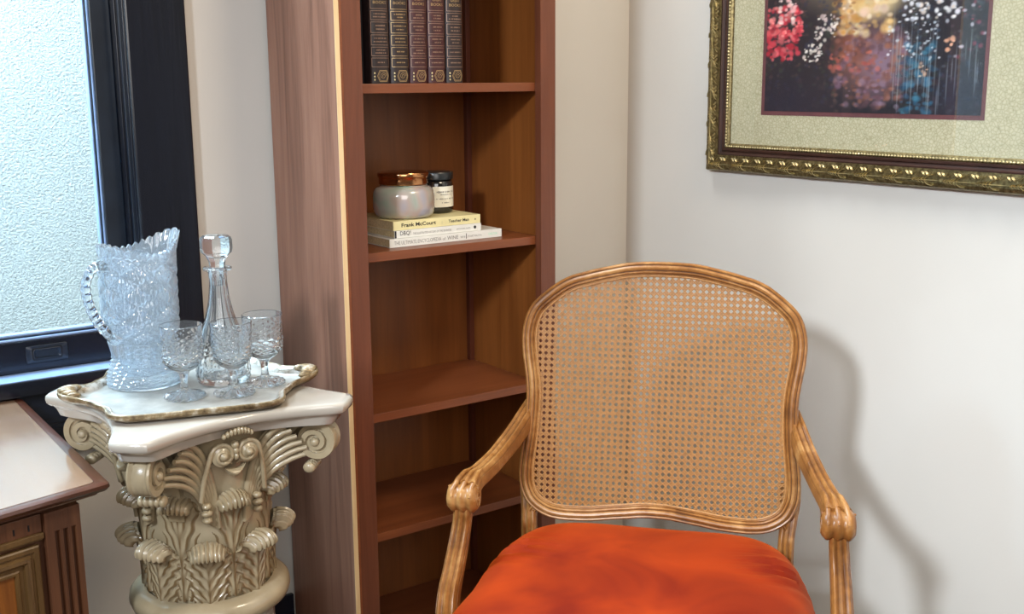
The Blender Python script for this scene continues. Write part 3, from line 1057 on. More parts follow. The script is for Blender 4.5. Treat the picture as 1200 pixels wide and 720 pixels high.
def strand(p, d, wd, h, th=0.0007, amp=0.0):
    nrm = Vector((-d.y, d.x))
    for t0, t1 in spans(p, d):
        n = max(1, int((t1 - t0) / 0.0056)) if amp else 1
        vs, fs = [], []
        for k in range(n + 1):
            q = p + d * lerp(t0, t1, k / n)
            hh = h + (amp if k % 2 else -amp)
            for s1, h1 in ((-1, 0), (-0.5, th), (0.5, th), (1, 0)):
                r_ = q + nrm * (wd / 2 * s1)
                vs.append(bp(r_.x, r_.y, hh + h1))
        for k in range(n):
            for j in range(3):
                fs.append((4 * k + j, 4 * k + j + 1, 4 * k + 5 + j, 4 * k + 4 + j))
        cane.add(vs, fs)


for k in range(-24, 25):
    for s1 in (-1, 1):
        strand(Vector(((k + 0.5) * PIT + s1 * 0.00115, 0.2)), Vector((0, 1)), 0.0021, -0.0010, amp=0.0003)
        strand(Vector((0, 0.2 + (k + 0.5) * PIT + s1 * 0.00115)), Vector((1, 0)), 0.0021, -0.0006, amp=0.0003)
q2 = math.sqrt(0.5)
for k in range(-48, 49):
    strand(Vector(((k + 0.5) * PIT, 0.2)), Vector((q2, q2)), 0.0022, 0.0)
    strand(Vector(((k + 0.5) * PIT, 0.2)), Vector((q2, -q2)), 0.0022, 0.0004)
tag(obj('cane_panel', cane, M['cane'], ch, 50, recalc=False), kind='stuff')
spl = []
lo = offset_loop(0.0262)
for i in range(0, NP, 2):
    spl.append(bp(lo[i].x, lo[i].y, 0.0016))
obj('cane_spline', MB().sweep(spl, [(math.cos(a) * 0.0022, math.sin(a) * 0.0016) for a in [2 * PI * k / 6 for k in range(6)]], (0, -1, 0.2), loop=True), M['cane'], ch, 60)

# moulded section for arms, posts and legs: rounded with two reeds on the outer face
SEC = []
for k in range(44):
    a = 2 * PI * k / 44
    ca_, sa_ = math.cos(a), math.sin(a)
    e = 0.62
    x = math.copysign(abs(ca_) ** e, ca_)
    y = math.copysign(abs(sa_) ** e, sa_)
    q = 1.0
    if y > 0.5:
        q = 1.0 - 0.24 * (0.5 + 0.5 * math.cos(x * 3 * PI + PI))
    SEC.append((x, y * q))


def flip(mb, s_):
    return mb if s_ > 0 else mb.xf(lambda x, y, z: (-x, y, z))


def scroll_cyl(mb, c, r0, hw_, n=22):
    """knuckle: reeded cylinder lying along x"""
    rs = []
    for i in range(17):
        u = -1 + 2 * i / 16
        x = c[0] + hw_ * u
        q = r0 * (1 - 0.16 * abs(u) ** 6) * (1 - 0.17 * (0.5 + 0.5 * math.cos(u * 3 * PI + PI)))
        rs.append([(x, c[1] + q * math.cos(2 * PI * k / n), c[2] + q * 1.08 * math.sin(2 * PI * k / n)) for k in range(n)])
    mb.rings(rs, True, True, True)


for s_ in (1, -1):
    # arm
    pts = catmull([(0.240, 0.075, 0.676), (0.2465, 0.045, 0.668), (0.262, -0.012, 0.643), (0.280, -0.078, 0.622), (0.2925, -0.140, 0.615), (0.2995, -0.182, 0.614), (0.304, -0.205, 0.607)], 6)
    n = len(pts)
    sc = []
    for i in range(n):
        t = i / (n - 1)
        wd = lerp(0.0145, 0.0180, min(1, t * 1.4)) + 0.007 * max(0, (t - 0.72) / 0.28) ** 1.2
        ht = lerp(0.0250, 0.0175, min(1, t * 2.0)) + 0.004 * max(0, (t - 0.75) / 0.25)
        sc.append((wd, ht))
    am = MB().sweep(pts, SEC, (0, 0.1, 1), sc)
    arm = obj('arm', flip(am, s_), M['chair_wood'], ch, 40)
    kn = MB()
    scroll_cyl(kn, (0.3060, -0.213, 0.5960), 0.0240, 0.0255)
    obj('arm_scroll', flip(kn, s_), M['chair_wood'], arm, 50)
    sp_ = MB()
    for side in (-1, 1):
        pth = []
        for k in range(30):
            a = PI * 0.5 - k * 0.42 * side * side
            q = 0.0190 * (1 - k / 33)
            pth.append((0.3060 + side * 0.0250, -0.213 + q * math.cos(a), 0.5960 + q * math.sin(a)))
        sp_.tube(pth, 0.0019, 6, (1, 0.01, 0.02))
    obj('scroll_carving', flip(sp_, s_), M['chair_wood'], arm, 60)
    # shoe carving where the arm swells into the scroll
    cv = MB()
    for off in (-0.012, 0.0, 0.012):
        cv.tube([(0.2950 + off * 0.8, -0.158, 0.6300), (0.299 + off, -0.182, 0.6310), (0.303 + off * 1.2, -0.203, 0.6240), (0.3055 + off * 1.3, -0.223, 0.6150), (0.306 + off * 1.3, -0.235, 0.603)], 0.003, 8, (1, 0, 0.1),
                [0.0012, 0.0040, 0.0052, 0.0046, 0.0022])
    obj('acanthus_carving', flip(cv, s_), M['chair_wood'], arm, 60)
    # arm post, curving forward into the seat rail
    pts = catmull([(0.3070, -0.210, 0.595), (0.3085, -0.209, 0.573), (0.3100, -0.210, 0.550), (0.3125, -0.222, 0.520), (0.3145, -0.249, 0.484), (0.3155, -0.280, 0.450), (0.3135, -0.298, 0.415), (0.309, -0.306, 0.370)], 5)
    n = len(pts)
    sc = []
    for i in range(n):
        t = i / (n - 1)
        sc.append((lerp(0.0150, 0.0165, t) + 0.004 * t * t, lerp(0.0150, 0.0215, t)))
    pmb = MB().sweep(pts, [(x, y) for x, y in SEC], (0, -1, 0.15), sc)
    obj('arm_post', flip(pmb, s_), M['chair_wood'], ch, 40)
    # back stile running down into the rear leg
    pts = catmull([(0.2380, 0.038, 0.570), (0.2385, 0.028, 0.540), (0.2375, 0.012, 0.504), (0.2350, -0.006, 0.470), (0.235, -0.006, 0.42), (0.236, 0.000, 0.34), (0.238, 0.035, 0.17), (0.240, 0.085, 0.002)], 5)
    n = len(pts)
    sc = []
    for i in range(n):
        z = pts[i].z
        k = 0.0145 + 0.006 * max(0, min(1, (z - 0.49) / 0.05)) + (0.006 if 0.33 < z < 0.43 else 0) - 0.003 * max(0, (0.33 - z) / 0.33)
        sc.append((k, 0.0135))
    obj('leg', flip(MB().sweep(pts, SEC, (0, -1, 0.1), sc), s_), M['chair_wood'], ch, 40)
    # inner ear of the stile under the back frame
    ear = MB().sweep(catmull([(0.236, -0.002, 0.470), (0.231, 0.001, 0.492), (0.221, 0.004, 0.505), (0.2065, 0.006, 0.5005)], 5), SEC, (0, -1, 0.1), [(0.0100 - 0.0004 * i, 0.0095) for i in range(16)])
    obj('stile_ear', flip(ear, s_), M['chair_wood'], ch, 40)
    # cabriole front leg
    pts = catmull([(0.285, -0.490, 0.400), (0.290, -0.498, 0.330), (0.300, -0.508, 0.270), (0.295, -0.502, 0.180), (0.282, -0.490, 0.080), (0.288, -0.500, 0.024), (0.292, -0.506, 0.002)], 5)
    n = len(pts)
    sc = [(lerp(0.026, 0.0125, (i / (n - 1)) ** 0.8) + (0.004 if i > n - 6 else 0),) * 2 for i in range(n)]
    obj('leg', flip(MB().sweep(pts, SEC, (0, -1, 0), sc), s_), M['chair_wood'], ch, 40)


def seat_half(y):
    t = max(0, min(1, -y / 0.52))
    return lerp(0.238, 0.312, t ** 0.6)


def seat_pt(rho, phi):
    q = (phi / (2 * PI) * 8) % 8            # walk the unit square, then round it into a superellipse
    if q < 1:
        c, s1 = 1, q
    elif q < 3:
        c, s1 = 2 - q, 1
    elif q < 5:
        c, s1 = -1, 4 - q
    elif q < 7:
        c, s1 = q - 6, -1
    else:
        c, s1 = 1, q - 8
    k = rho / (abs(c) ** 5.5 + abs(s1) ** 5.5) ** (1 / 5.5)
    a, d = c * k, s1 * k
    y = -0.255 + d * (0.265 if d > 0 else 0.270)
    return a * seat_half(y), y


# seat rail: shaped wooden frame below the upholstery
rr_ = []
for rho, z in ((0.93, 0.335), (1.0, 0.335), (1.02, 0.345), (1.02, 0.392), (1.0, 0.402), (0.93, 0.402)):
    rr_.append([(*seat_pt(rho, 2 * PI * k / 96), z) for k in range(96)])
obj('seat_rail', MB().rings(rr_, True, loop=True), M['chair_wood'], ch, 35)
sr = [[(*seat_pt(0.985, 2 * PI * k / 200), 0.398) for k in range(320)]]
NR = 130
for i in range(NR):
    rho = 1 - (i / NR) ** 1.5 if i else 1.0
    ring = []
    for k in range(320):
        x, y = seat_pt(max(rho, 0.002), 2 * PI * k / 320)
        z = 0.412 + 0.082 * math.sqrt(max(0, 1 - rho ** 10)) + 0.018 * (1 - rho ** 2)
        for sx in (-1, 1):   # gathered folds pulled towards each arm post
            gx, gy = x - sx * 0.232, y + 0.175
            g = math.exp(-(gx / 0.055) ** 2 - (gy / 0.055) ** 2)
            z += 0.0026 * g * math.sin((gy * 1.0 - sx * gx * 0.30) * 520) + 0.0040 * g * math.sin((gy * 0.9 - sx * gx * 0.4) * 170 + 1.0)
            z -= 0.012 * math.exp(-((x - sx * 0.300) / 0.035) ** 2 - ((y + 0.290) / 0.05) ** 2)
        z += 0.0012 * math.sin(x * 23 + 1) * math.sin(y * 19)
        ring.append((x, y, z))
    sr.append(ring)
obj('seat', MB().rings(sr, True, True, True), M['velvet'], ch, 60)

# ------------------------------------------------------------------ pedestal with Corinthian capital
PX, PY, PT = -1.3015, -0.490, 0.820
pd = thing('pedestal', 'cream glazed Corinthian column pedestal carrying the tray of glassware', 'pedestal', (PX, PY, 0), R(2))
obj('shaft', MB().lathe([(0.0, 0.075), (0.128, 0.075), (0.130, 0.082), (0.124, 0.092), (0.110, 0.10), (0.106, 0.115), (0.101, 0.30), (0.0985, 0.474), (0.100, 0.490), (0.107, 0.497)], 64,
                        fn=lambda r_, z, a, i: r_ - (0.0035 * abs(math.sin(a * 10)) if 5 <= i <= 7 else 0)), M['ceramic_top'], pd, 40)
obj('base', MB().box(-0.15, 0.15, -0.15, 0.15, 0.0, 0.045, 0.006).lathe([(0.13, 0.045), (0.146, 0.05), (0.150, 0.060), (0.146, 0.070), (0.128, 0.076)], 64), M['ceramic_top'], pd, 40)
ZN = 0.503
obj('neck_ring', MB().lathe([(0.098, ZN - 0.018), (0.112, ZN - 0.018), (0.1205, ZN - 0.012), (0.1240, ZN - 0.002), (0.1225, ZN + 0.008), (0.1160, ZN + 0.015), (0.106, ZN + 0.018), (0.098, ZN + 0.018)], 72), M['ceramic'], pd, 60)
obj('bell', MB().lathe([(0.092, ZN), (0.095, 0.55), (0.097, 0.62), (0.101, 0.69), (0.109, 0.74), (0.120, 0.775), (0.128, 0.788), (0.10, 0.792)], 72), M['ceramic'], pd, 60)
# abacus: concave sides, clipped horns, rolled lip over a cove
RH, RC, CL = 0.2405, 0.150, 0.027


def abacus_ring(k):
    out = []
    for s4 in range(4):
        a0 = s4 * PI / 2 + PI / 4
        d = Vector((math.cos(a0), math.sin(a0)))
        tn = Vector((-d.y, d.x))
        for q in (-1, -0.5, 0.5, 1):
            out.append(d * (RH - abs(q) ** 3 * 0.004 + k) + tn * CL * q * (1 + k * 5))
        pA = d * (RH + k) + tn * CL
        a1 = a0 + PI / 2
        d2 = Vector((math.cos(a1), math.sin(a1)))
        pB = d2 * (RH + k) + Vector((d2.y, -d2.x)) * CL
        am_ = a0 + PI / 4
        mid = Vector((math.cos(am_), math.sin(am_))) * (RC + k)
        mm = (pA + pB) / 2
        for j in range(1, 16):
            t = j / 16
            base = pA.lerp(pB, t)
            sag = (mid - mm) * (1 - (2 * t - 1) ** 2)
            out.append(base + sag)
    return out


ab = []
for k, z in ((-0.012, PT), (-0.005, PT - 0.0005), (-0.001, PT - 0.003), (0.0, PT - 0.008), (-0.0015, PT - 0.014), (-0.006, PT - 0.0175), (-0.012, PT - 0.0185), (-0.016, PT - 0.023), (-0.020, PT - 0.031), (-0.022, PT - 0.034)):
    ab.append([(p.x, p.y, z) for p in abacus_ring(k)])
obj('abacus', MB().rings(ab, True, True, True), M['ceramic_top'], pd, 50)


def pol(a, r_, t, z):
    """angle a, radius r_, tangential t"""
    return (r_ * math.cos(a) - t * math.sin(a), r_ * math.sin(a) + t * math.cos(a), z)


def leaf_mesh(z0, z1, rb, hw_, curl, flare, nveins=9):
    """one acanthus leaf on the bell: fluted blade, scalloped edge, tip curled out and down"""
    mb = MB()
    NS, NW = 60, 41
    rows = []
    tc = 0.78
    for i in range(NS + 1):
        s1 = i / NS
        wd = hw_ * (0.72 + 0.34 * math.sin(PI * min(1, s1 * 1.02) ** 0.8))
        if s1 > 0.72:
            wd *= 1 - 0.30 * ((s1 - 0.72) / 0.28) ** 1.6
        wd *= 1 + 0.07 * math.cos(s1 * 2 * PI * 7)
        row = []
        for j in range(NW):
            u = -1 + 2 * j / (NW - 1)
            au = abs(u)
            ck = curl * (1 - 0.38 * au ** 2.6)
            zt = z1 - 0.010 * au ** 2
            if s1 < tc:
                t = s1 / tc
                r_, z = rb + flare * t ** 2.2, lerp(z0, zt, t)
                nr, nz_ = 1.0, 0.0
            else:
                t = (s1 - tc) / (1 - tc)
                aa = t * PI * 1.12
                r_, z = rb + flare + ck * (1 - math.cos(aa)), zt + ck * 0.95 * math.sin(aa)
                nr, nz_ = -math.cos(aa) * -1.0 if t < 0.5 else math.sin(aa - PI / 2) , math.sin(aa)
            # veins fan out like a feather from the midrib
            ph = 6.0 * s1 - 3.0 * au
            rib = 0.0022 * math.cos(ph * 2 * PI) * min(1, au * 5) * (1 - 0.2 * au)
            if s1 > tc - 0.06:
                k = min(1, (s1 - tc + 0.06) / 0.08)
                rib = lerp(rib, 0.0015 * math.cos(u * 4.5 * 2 * PI), k)
            mid = 0.0045 * math.exp(-(u / 0.09) ** 2) * (1 - s1 * 0.7)
            tuck = -0.009 * au ** 2.4 * (1 if s1 < 0.75 else 0.5)
            lift = 0.012 + rib + mid + tuck
            th = u * wd / 0.110
            rr2 = r_ + lift * nr
            row.append((rr2 * math.cos(th), rr2 * math.sin(th), z + (lift - 0.008) * nz_ * 0.8))
        rows.append(row)
    mb.rings(rows, False)
    back = [[(p[0] - 0.006 * p[0] / 0.11, p[1] * 0.97, p[2] - (0.002 if i > NS * 0.8 else 0)) for p in row] for i, row in enumerate(rows)]
    mb.rings(back, False)
    # rim between the faces
    def rim(a, c):
        mb.rings([a, c], False)
    rim([r_[0] for r_ in rows], [r_[0] for r_ in back])
    rim([r_[-1] for r_ in rows], [r_[-1] for r_ in back])
    rim(rows[-1], back[-1])
    rim(rows[0], back[0])
    return mb


low = leaf_mesh(ZN + 0.014, 0.606, 0.087, 0.043, 0.0135, 0.009)
hi_ = leaf_mesh(ZN + 0.020, 0.682, 0.083, 0.041, 0.0135, 0.012)
first = {}
for tier, mb, off, dz in (('low', low, PI / 8, 0), ('high', hi_, 0, 0)):
    for k in range(8):
        if tier not in first:
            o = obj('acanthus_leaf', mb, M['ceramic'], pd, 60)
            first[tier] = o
        else:
            o = first[tier].copy()
            C.objects.link(o)
        o.rotation_euler = (0, 0, off + k * PI / 4)
# tan curled tip caps (antiqued highlights on the curls)
# corner volutes
RV = 0.0305


def volute(a0):
    mb = MB()
    cR, cZ = 0.1865, 0.7545
    pth = [(0.100, 0.655), (0.108, 0.690), (0.122, 0.730), (0.140, 0.762), (0.160, 0.7815), (0.178, 0.787)]
    sp2 = []
    for k in range(58):
        a = R(112) - k * 0.205
        q = RV * (1 - k / 66) * (1.02 if k < 4 else 1)
        sp2.append((cR + q * math.cos(a), cZ + q * math.sin(a)))
    full = [(p.x, p.y) for p in catmull([(r_, z, 0) for r_, z in pth], 4)] + sp2
    n = len(full)
    rows = []
    for i, (r_, z) in enumerate(full):
        t0 = full[max(i - 1, 0)]
        t1 = full[min(i + 1, n - 1)]
        tx, tz = t1[0] - t0[0], t1[1] - t0[1]
        ln = math.hypot(tx, tz) or 1
        nx, nz_ = -tz / ln, tx / ln
        fr = i / (n - 1)
        hw_ = lerp(0.012, 0.0165, min(1, fr * 3)) + 0.003 * max(0, fr - 0.4)
        th = lerp(0.0055, 0.0030, fr)
        row = []
        for (tt, hh) in ((-hw_, -th), (-hw_, th), (-hw_ * 0.82, th * 1.25), (-hw_ * 0.55, th * 0.5), (0, th * 1.15), (hw_ * 0.55, th * 0.5), (hw_ * 0.82, th * 1.25), (hw_, th), (hw_, -th)):
            row.append(pol(a0, r_ + nx * hh, tt, z + nz_ * hh))
        rows.append(row)
    mb.rings(rows, True, True, True)
    # web disc closing the scroll, and the eye
    n2 = 30
    rg_ = []
    for q, tt in ((RV * 0.93, -0.012), (RV * 0.93, 0.012)):
        rg_.append([pol(a0, cR + q * math.cos(2 * PI * k / n2), tt, cZ + q * math.sin(2 * PI * k / n2)) for k in range(n2)])
    mb.rings(rg_, True, True, True)
    for sg in (-1, 1):
        er = []
        for q, tt in ((0.0075, 0.012), (0.0072, 0.0185), (0.0050, 0.0215), (0.0015, 0.0228)):
            er.append([pol(a0, cR + q * math.cos(2 * PI * k / 14), sg * tt, cZ + q * math.sin(2 * PI * k / 14)) for k in range(14)])
        mb.rings(er, True, False, True)
    return mb


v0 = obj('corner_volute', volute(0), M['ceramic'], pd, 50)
v0.rotation_euler = (0, 0, PI / 4)
# drop curl under each volute and bead row beside it
cur = MB()
cc_ = (0.176, 0.7135)
for k in range(5):
    tt = -0.016 + 0.008 * k
    cur.ellipsoid(pol(0, cc_[0], tt, cc_[1]), 0.010, 0.0055, 0.0085, 10, 7)
c0 = obj('volute_curl', cur, M['ceramic'], v0, 60)
for k in range(1, 4):
    o = v0.copy()
    C.objects.link(o)
    o.rotation_euler = (0, 0, PI / 4 + k * PI / 2)
    c2 = c0.copy()
    C.objects.link(c2)
    c2.parent = o


# face ornaments: fan stalks running to the volutes, inner helices, shell on the abacus
def face():
    st = MB()
    for sg in (-1, 1):
        for j in range(6):
            f_ = j / 5
            pth = []
            for i in range(12):
                t = i / 11
                th = sg * lerp(lerp(0.20, 0.34, f_), lerp(0.52, 0.74, f_), t ** 1.3)
                r_ = lerp(0.103, lerp(0.158, 0.178, f_), t ** 2.0)
                z = lerp(0.640 + 0.010 * f_, lerp(0.789, 0.735, f_), 1 - (1 - t) ** 1.6)
                pth.append((r_ * math.cos(th), r_ * math.sin(th), z))
            st.tube(pth, 0.004, 7, (0.3, 0.2, 0.9), [0.0030 + 0.0026 * math.sin(PI * (0.15 + 0.75 * i / 11)) for i in range(12)])
        # solid leafy backing sheet
        rows = []
        for i in range(12):
            t = i / 11
            row = []
            for j in range(7):
                f_ = j / 6
                th = sg * lerp(lerp(0.16, 0.36, f_), lerp(0.50, 0.76, f_), t ** 1.3)
                r_ = lerp(0.100, lerp(0.152, 0.174, f_), t ** 2.0)
                z = lerp(0.632 + 0.010 * f_, lerp(0.790, 0.733, f_), 1 - (1 - t) ** 1.6)
                row.append((r_ * math.cos(th), r_ * math.sin(th), z))
            rows.append(row)
        st.rings(rows, False)
        st.rings([[(p[0] - 0.007, p[1], p[2]) for p in row] for row in rows], False)
        # knobbed collar at the stalk foot
        for dz, q in ((0.0, 0.0095), (0.011, 0.0075), (-0.011, 0.0080)):
            st.ellipsoid((0.113 * math.cos(sg * 0.36), 0.113 * math.sin(sg * 0.36), 0.668 + dz), 0.008, q, 0.0055, 10, 7)
    hx = MB()
    for sg in (-1, 1):
        pth = [(0.112, sg * 0.050, 0.690), (0.119, sg * 0.046, 0.725)]
        c_ = (sg * 0.0195, 0.7585)
        for k in range(44):
            a = R(15) + k * 0.235
            q = 0.0185 * (1 - k / 50)
            pth.append((0.128 + 0.006 * k / 44, c_[0] + sg * q * math.cos(a), c_[1] + q * math.sin(a)))
        hx.tube(pth, 0.004, 7, (1, 0.05, 0.02), [0.0038 - 0.0018 * k / len(pth) for k in range(len(pth))])
        rg_ = []
        for q, xx in ((0.0175, 0.115), (0.0170, 0.128), (0.006, 0.132), (0.0045, 0.138), (0.001, 0.140)):
            rg_.append([(xx, c_[0] + q * math.cos(2 * PI * k / 20), c_[1] + q * math.sin(2 * PI * k / 20)) for k in range(20)])
        hx.rings(rg_, True, False, True)
    for zz, q in ((0.772, 0.0062), (0.763, 0.0052), (0.755, 0.0042)):
        hx.ellipsoid((0.128, 0, zz), 0.008, q, 0.0068, 10, 7)
    for sg in (-1, 1):
        hx.tube([(0.121, sg * 0.004, 0.742), (0.128, sg * 0.012, 0.750), (0.130, sg * 0.024, 0.747)], 0.003, 7, (1, 0, 0.1), [0.0018, 0.0032, 0.0012])
    # lipped calyx under the helices
    rows = []
    for i in range(7):
        t = i / 6
        rows.append([(0.112 + 0.020 * math.sin(PI * (0.15 + 0.85 * t)) * (1 - abs(u) ** 2 * 0.5), 0.021 * u * (1 - 0.35 * t), 0.735 - 0.016 * t * (1 - 0.7 * u * u) + 0.007 * u * u) for u in [-1 + k / 6 for k in range(13)]])
    hx.rings(rows, False)
    sh = MB()
    for k in range(9):
        u = -1 + k / 4
        sh.ellipsoid((0.143 - 0.004 * abs(u), 0.021 * u, 0.7970 - 0.007 * u * u), 0.006, 0.0034, 0.0065 - 0.002 * u * u, 8, 6)
    return st, hx, sh


fst, fhx, fsh = face()
fo = [obj('stalk_fan', fst, M['ceramic'], pd, 60), obj('inner_helix', fhx, M['ceramic'], pd, 60), obj('abacus_shell', fsh, M['ceramic'], pd, 60)]
for k in range(1, 4):
    for q in fo:
        o = q.copy()
        C.objects.link(o)
        o.rotation_euler = (0, 0, k * PI / 2)

# ------------------------------------------------------------------ tray
TZ = PT
tr = thing('tray', 'gilt and silver Florentine tray with scalloped rim on the pedestal', 'tray', (-1.3047, -0.4742, TZ), R(-16))
quarter = [(0.0, 0.153), (0.045, 0.1545), (0.078, 0.153), (0.104, 0.149), (0.1215, 0.135), (0.1265, 0.116), (0.130, 0.092), (0.141, 0.074), (0.149, 0.056), (0.164, 0.040), (0.181, 0.030), (0.192, 0.018), (0.194, 0.0)]
full = quarter + [(x, -y) for x, y in reversed(quarter[:-1])]
full = full + [(-x, y) for x, y in reversed(full[1:-1])]
tp = [(p.x, p.y) for p in catmull([(x, y, 0) for x, y in full], 3, True)]


def tray_ring(k, z, hl=1.0):
    out = []
    for x, y in tp:
        up = max(0, (abs(x) - 0.140) / 0.066)
        out.append((x * k, y * (1 - (1 - k) * 1.15), z + 0.008 * hl * up ** 1.3))
    return out


trr = [tray_ring(0.60, 0.0005, 0.0), tray_ring(0.80, 0.0005, 0.1), tray_ring(0.955, 0.003, 0.8), tray_ring(0.990, 0.0075), tray_ring(1.0, 0.0115), tray_ring(0.995, 0.0145), tray_ring(0.984, 0.0152), tray_ring(0.974, 0.0138)]
obj('rim', MB().rings(trr, True), M['tray_rim'], tr, 50)
bd = [tray_ring(0.975, 0.0140), tray_ring(0.962, 0.0132), tray_ring(0.945, 0.0112), tray_ring(0.935, 0.0122, 0.9), tray_ring(0.922, 0.0106, 0.8), tray_ring(0.905, 0.0052, 0.3)]
obj('border', MB().rings(bd, True), M['tray_silver'], tr, 50)
wl = [tray_ring(0.906, 0.0054, 0.3), tray_ring(0.890, 0.0042, 0.0), tray_ring(0.80, 0.0041, 0.0), tray_ring(0.30, 0.0040, 0.0)]
obj('well', MB().rings(wl, True, False, True), M['tray_well'], tr, 50)
for sg in (-1, 1):
    hm = MB()
    for k in range(7):
        u = -1 + k / 3
        hm.ellipsoid((sg * (0.180 - 0.010 * u * u), 0.024 * u, 0.0215 - 0.004 * u * u), 0.014 - 0.003 * abs(u), 0.0058, 0.0055, 10, 7)
    obj('handle_carving', hm, M['tray_rim'], tr, 60)
GZ = TZ + 0.0046


# ------------------------------------------------------------------ glassware
def interp_prof(prof, n):
    P = catmull([(r_, z, 0) for r_, z in prof], n)
    return [(max(p.x, 0.0), p.y) for p in P]


# pitcher
pit = thing('glass_pitcher', 'tall cut glass pitcher with sawtooth rim at the left of the tray', 'pitcher', (-1.350, -0.389, GZ), R(20))
outer = interp_prof([(0.0555, 0.000), (0.0568, 0.006), (0.0545, 0.020), (0.0490, 0.036), (0.0468, 0.050), (0.0500, 0.066), (0.0545, 0.085), (0.0560, 0.110), (0.0565, 0.150), (0.0572, 0.185), (0.0580, 0.205), (0.0590, 0.218)], 14)
innerp = [(max(r_ - 0.0055, 0.002), z) for r_, z in reversed(outer) if z > 0.020]
NA = 264


def spout(a):
    d = math.atan2(math.sin(a), math.cos(a))
    return math.exp(-(d / 0.42) ** 2)


def pit_pt(r_, z, a, out=True):
    if out:
        # cut pattern: starred diamonds above, slanting mitre cuts on the flared foot
        if 0.070 < z < 0.205:
            g1 = abs(((a * 7 / PI + z * 62) % 2) - 1)
            g2 = abs(((a * 7 / PI - z * 62) % 2) - 1)
            h1 = abs(((a * 30 / PI + z * 330) % 2) - 1)
            h2 = abs(((a * 30 / PI - z * 330) % 2) - 1)
            d_ = 0.0030 * min(1, 2.2 * min(g1, g2)) + 0.0017 * min(h1, h2)
            r_ += d_ * min(1, (z - 0.070) / 0.01, (0.205 - z) / 0.008) - 0.0008
        elif 0.004 < z < 0.046:
            g1 = abs(((a * 12 / PI + z * 260) % 2) - 1)
            g2 = abs(((a * 9 / PI - z * 330) % 2) - 1)
            r_ += 0.0040 * min(g1, g2) - 0.0010
        else:
            r_ += 0.0012 * abs(math.sin(a * 12))
    k = max(0, (z - 0.150) / 0.068)
    sp1 = spout(a)
    r2 = r_ + 0.020 * sp1 * k ** 2.2 - 0.004 * k * (1 - sp1) * abs(math.sin(a))
    zz = z
    if z > 0.195:
        f_ = (z - 0.195) / 0.023
        saw = abs(((a * 34 / PI) % 2) - 1) * 0.0060
        dip = 0.0085 * math.cos(a * 2) + 0.010 * sp1
        zz = z + f_ * (saw - 0.004 + dip)
    return (r2 * math.cos(a), r2 * math.sin(a), zz)


rings_ = [[pit_pt(r_, z, 2 * PI * j / NA) for j in range(NA)] for r_, z in outer]
rings_ += [[pit_pt(r_, z, 2 * PI * j / NA, False) for j in range(NA)] for r_, z in innerp]
obj('body', MB().rings(rings_, True, True, True), M['glass_blue'], pit, 22)
hp = catmull([(-0.050, 0, 0.186), (-0.062, 0, 0.1955), (-0.080, 0, 0.192), (-0.0925, 0, 0.172), (-0.0915, 0, 0.148), (-0.0830, 0, 0.122), (-0.070, 0, 0.100), (-0.054, 0, 0.082)], 9)
rad = []
for i in range(len(hp)):
    rad.append(0.0066 + 0.0014 * abs(math.sin(i * PI / 4)))
obj('handle', MB().tube(hp, 0.007, 8, (0, 1, 0), rad), M['glass'], pit, 25)

# decanter
dec = thing('decanter', 'clear glass decanter with fluted neck and stopper behind the wine glasses', 'decanter', (-1.2455, -0.4530, GZ))
dec.scale = (0.95, 0.95, 0.975)
outer = interp_prof([(0.0410, 0.0), (0.0435, 0.004), (0.0440, 0.020), (0.0435, 0.045), (0.0410, 0.064), (0.0345, 0.084), (0.0260, 0.105), (0.0195, 0.128), (0.0160, 0.152), (0.0150, 0.172), (0.0165, 0.180), (0.0225, 0.183), (0.0228, 0.187), (0.0190, 0.188)], 6)
innerp = interp_prof([(0.0118, 0.188), (0.0112, 0.172), (0.0116, 0.152), (0.0150, 0.128), (0.0215, 0.105), (0.0300, 0.084), (0.0365, 0.064), (0.0390, 0.045), (0.0392, 0.020), (0.0370, 0.010), (0.002, 0.0085)], 4)


def dec_fn(r_, z, a, i):
    if 0.070 < z < 0.170:
        return r_ * (1 - 0.055 * abs(math.sin(a * 5)) ** 0.7 * 1.0)
    if 0.008 < z <= 0.066:
        g1 = abs(((a * 12 / PI + z * 240) % 2) - 1)
        g2 = abs(((a * 12 / PI - z * 240) % 2) - 1)
        return r_ + 0.0026 * min(g1, g2) - 0.0008
    return r_


mb = MB()
rings_ = [[(dec_fn(r_, z, 2 * PI * j / 96, 0) * math.cos(2 * PI * j / 96), dec_fn(r_, z, 2 * PI * j / 96, 0) * math.sin(2 * PI * j / 96), z) for j in range(96)] for r_, z in outer]
rings_ += [[(r_ * math.cos(2 * PI * j / 96), r_ * math.sin(2 * PI * j / 96), z) for j in range(96)] for r_, z in innerp]
obj('body', mb.rings(rings_, True, True, True), M['glass'], dec, 28)
stp = [(0.002, 0.158), (0.0092, 0.158), (0.0108, 0.184), (0.0125, 0.1895), (0.0135, 0.1965), (0.0175, 0.2050), (0.0245, 0.2110), (0.0262, 0.2180), (0.0262, 0.2300), (0.0245, 0.2360), (0.0200, 0.2385), (0.002, 0.2395)]
st_o = obj('stopper', MB().lathe(stp, 8, cap0=True, cap1=True), M['glass'], dec)
st_o.rotation_euler = (0, 0, R(19))

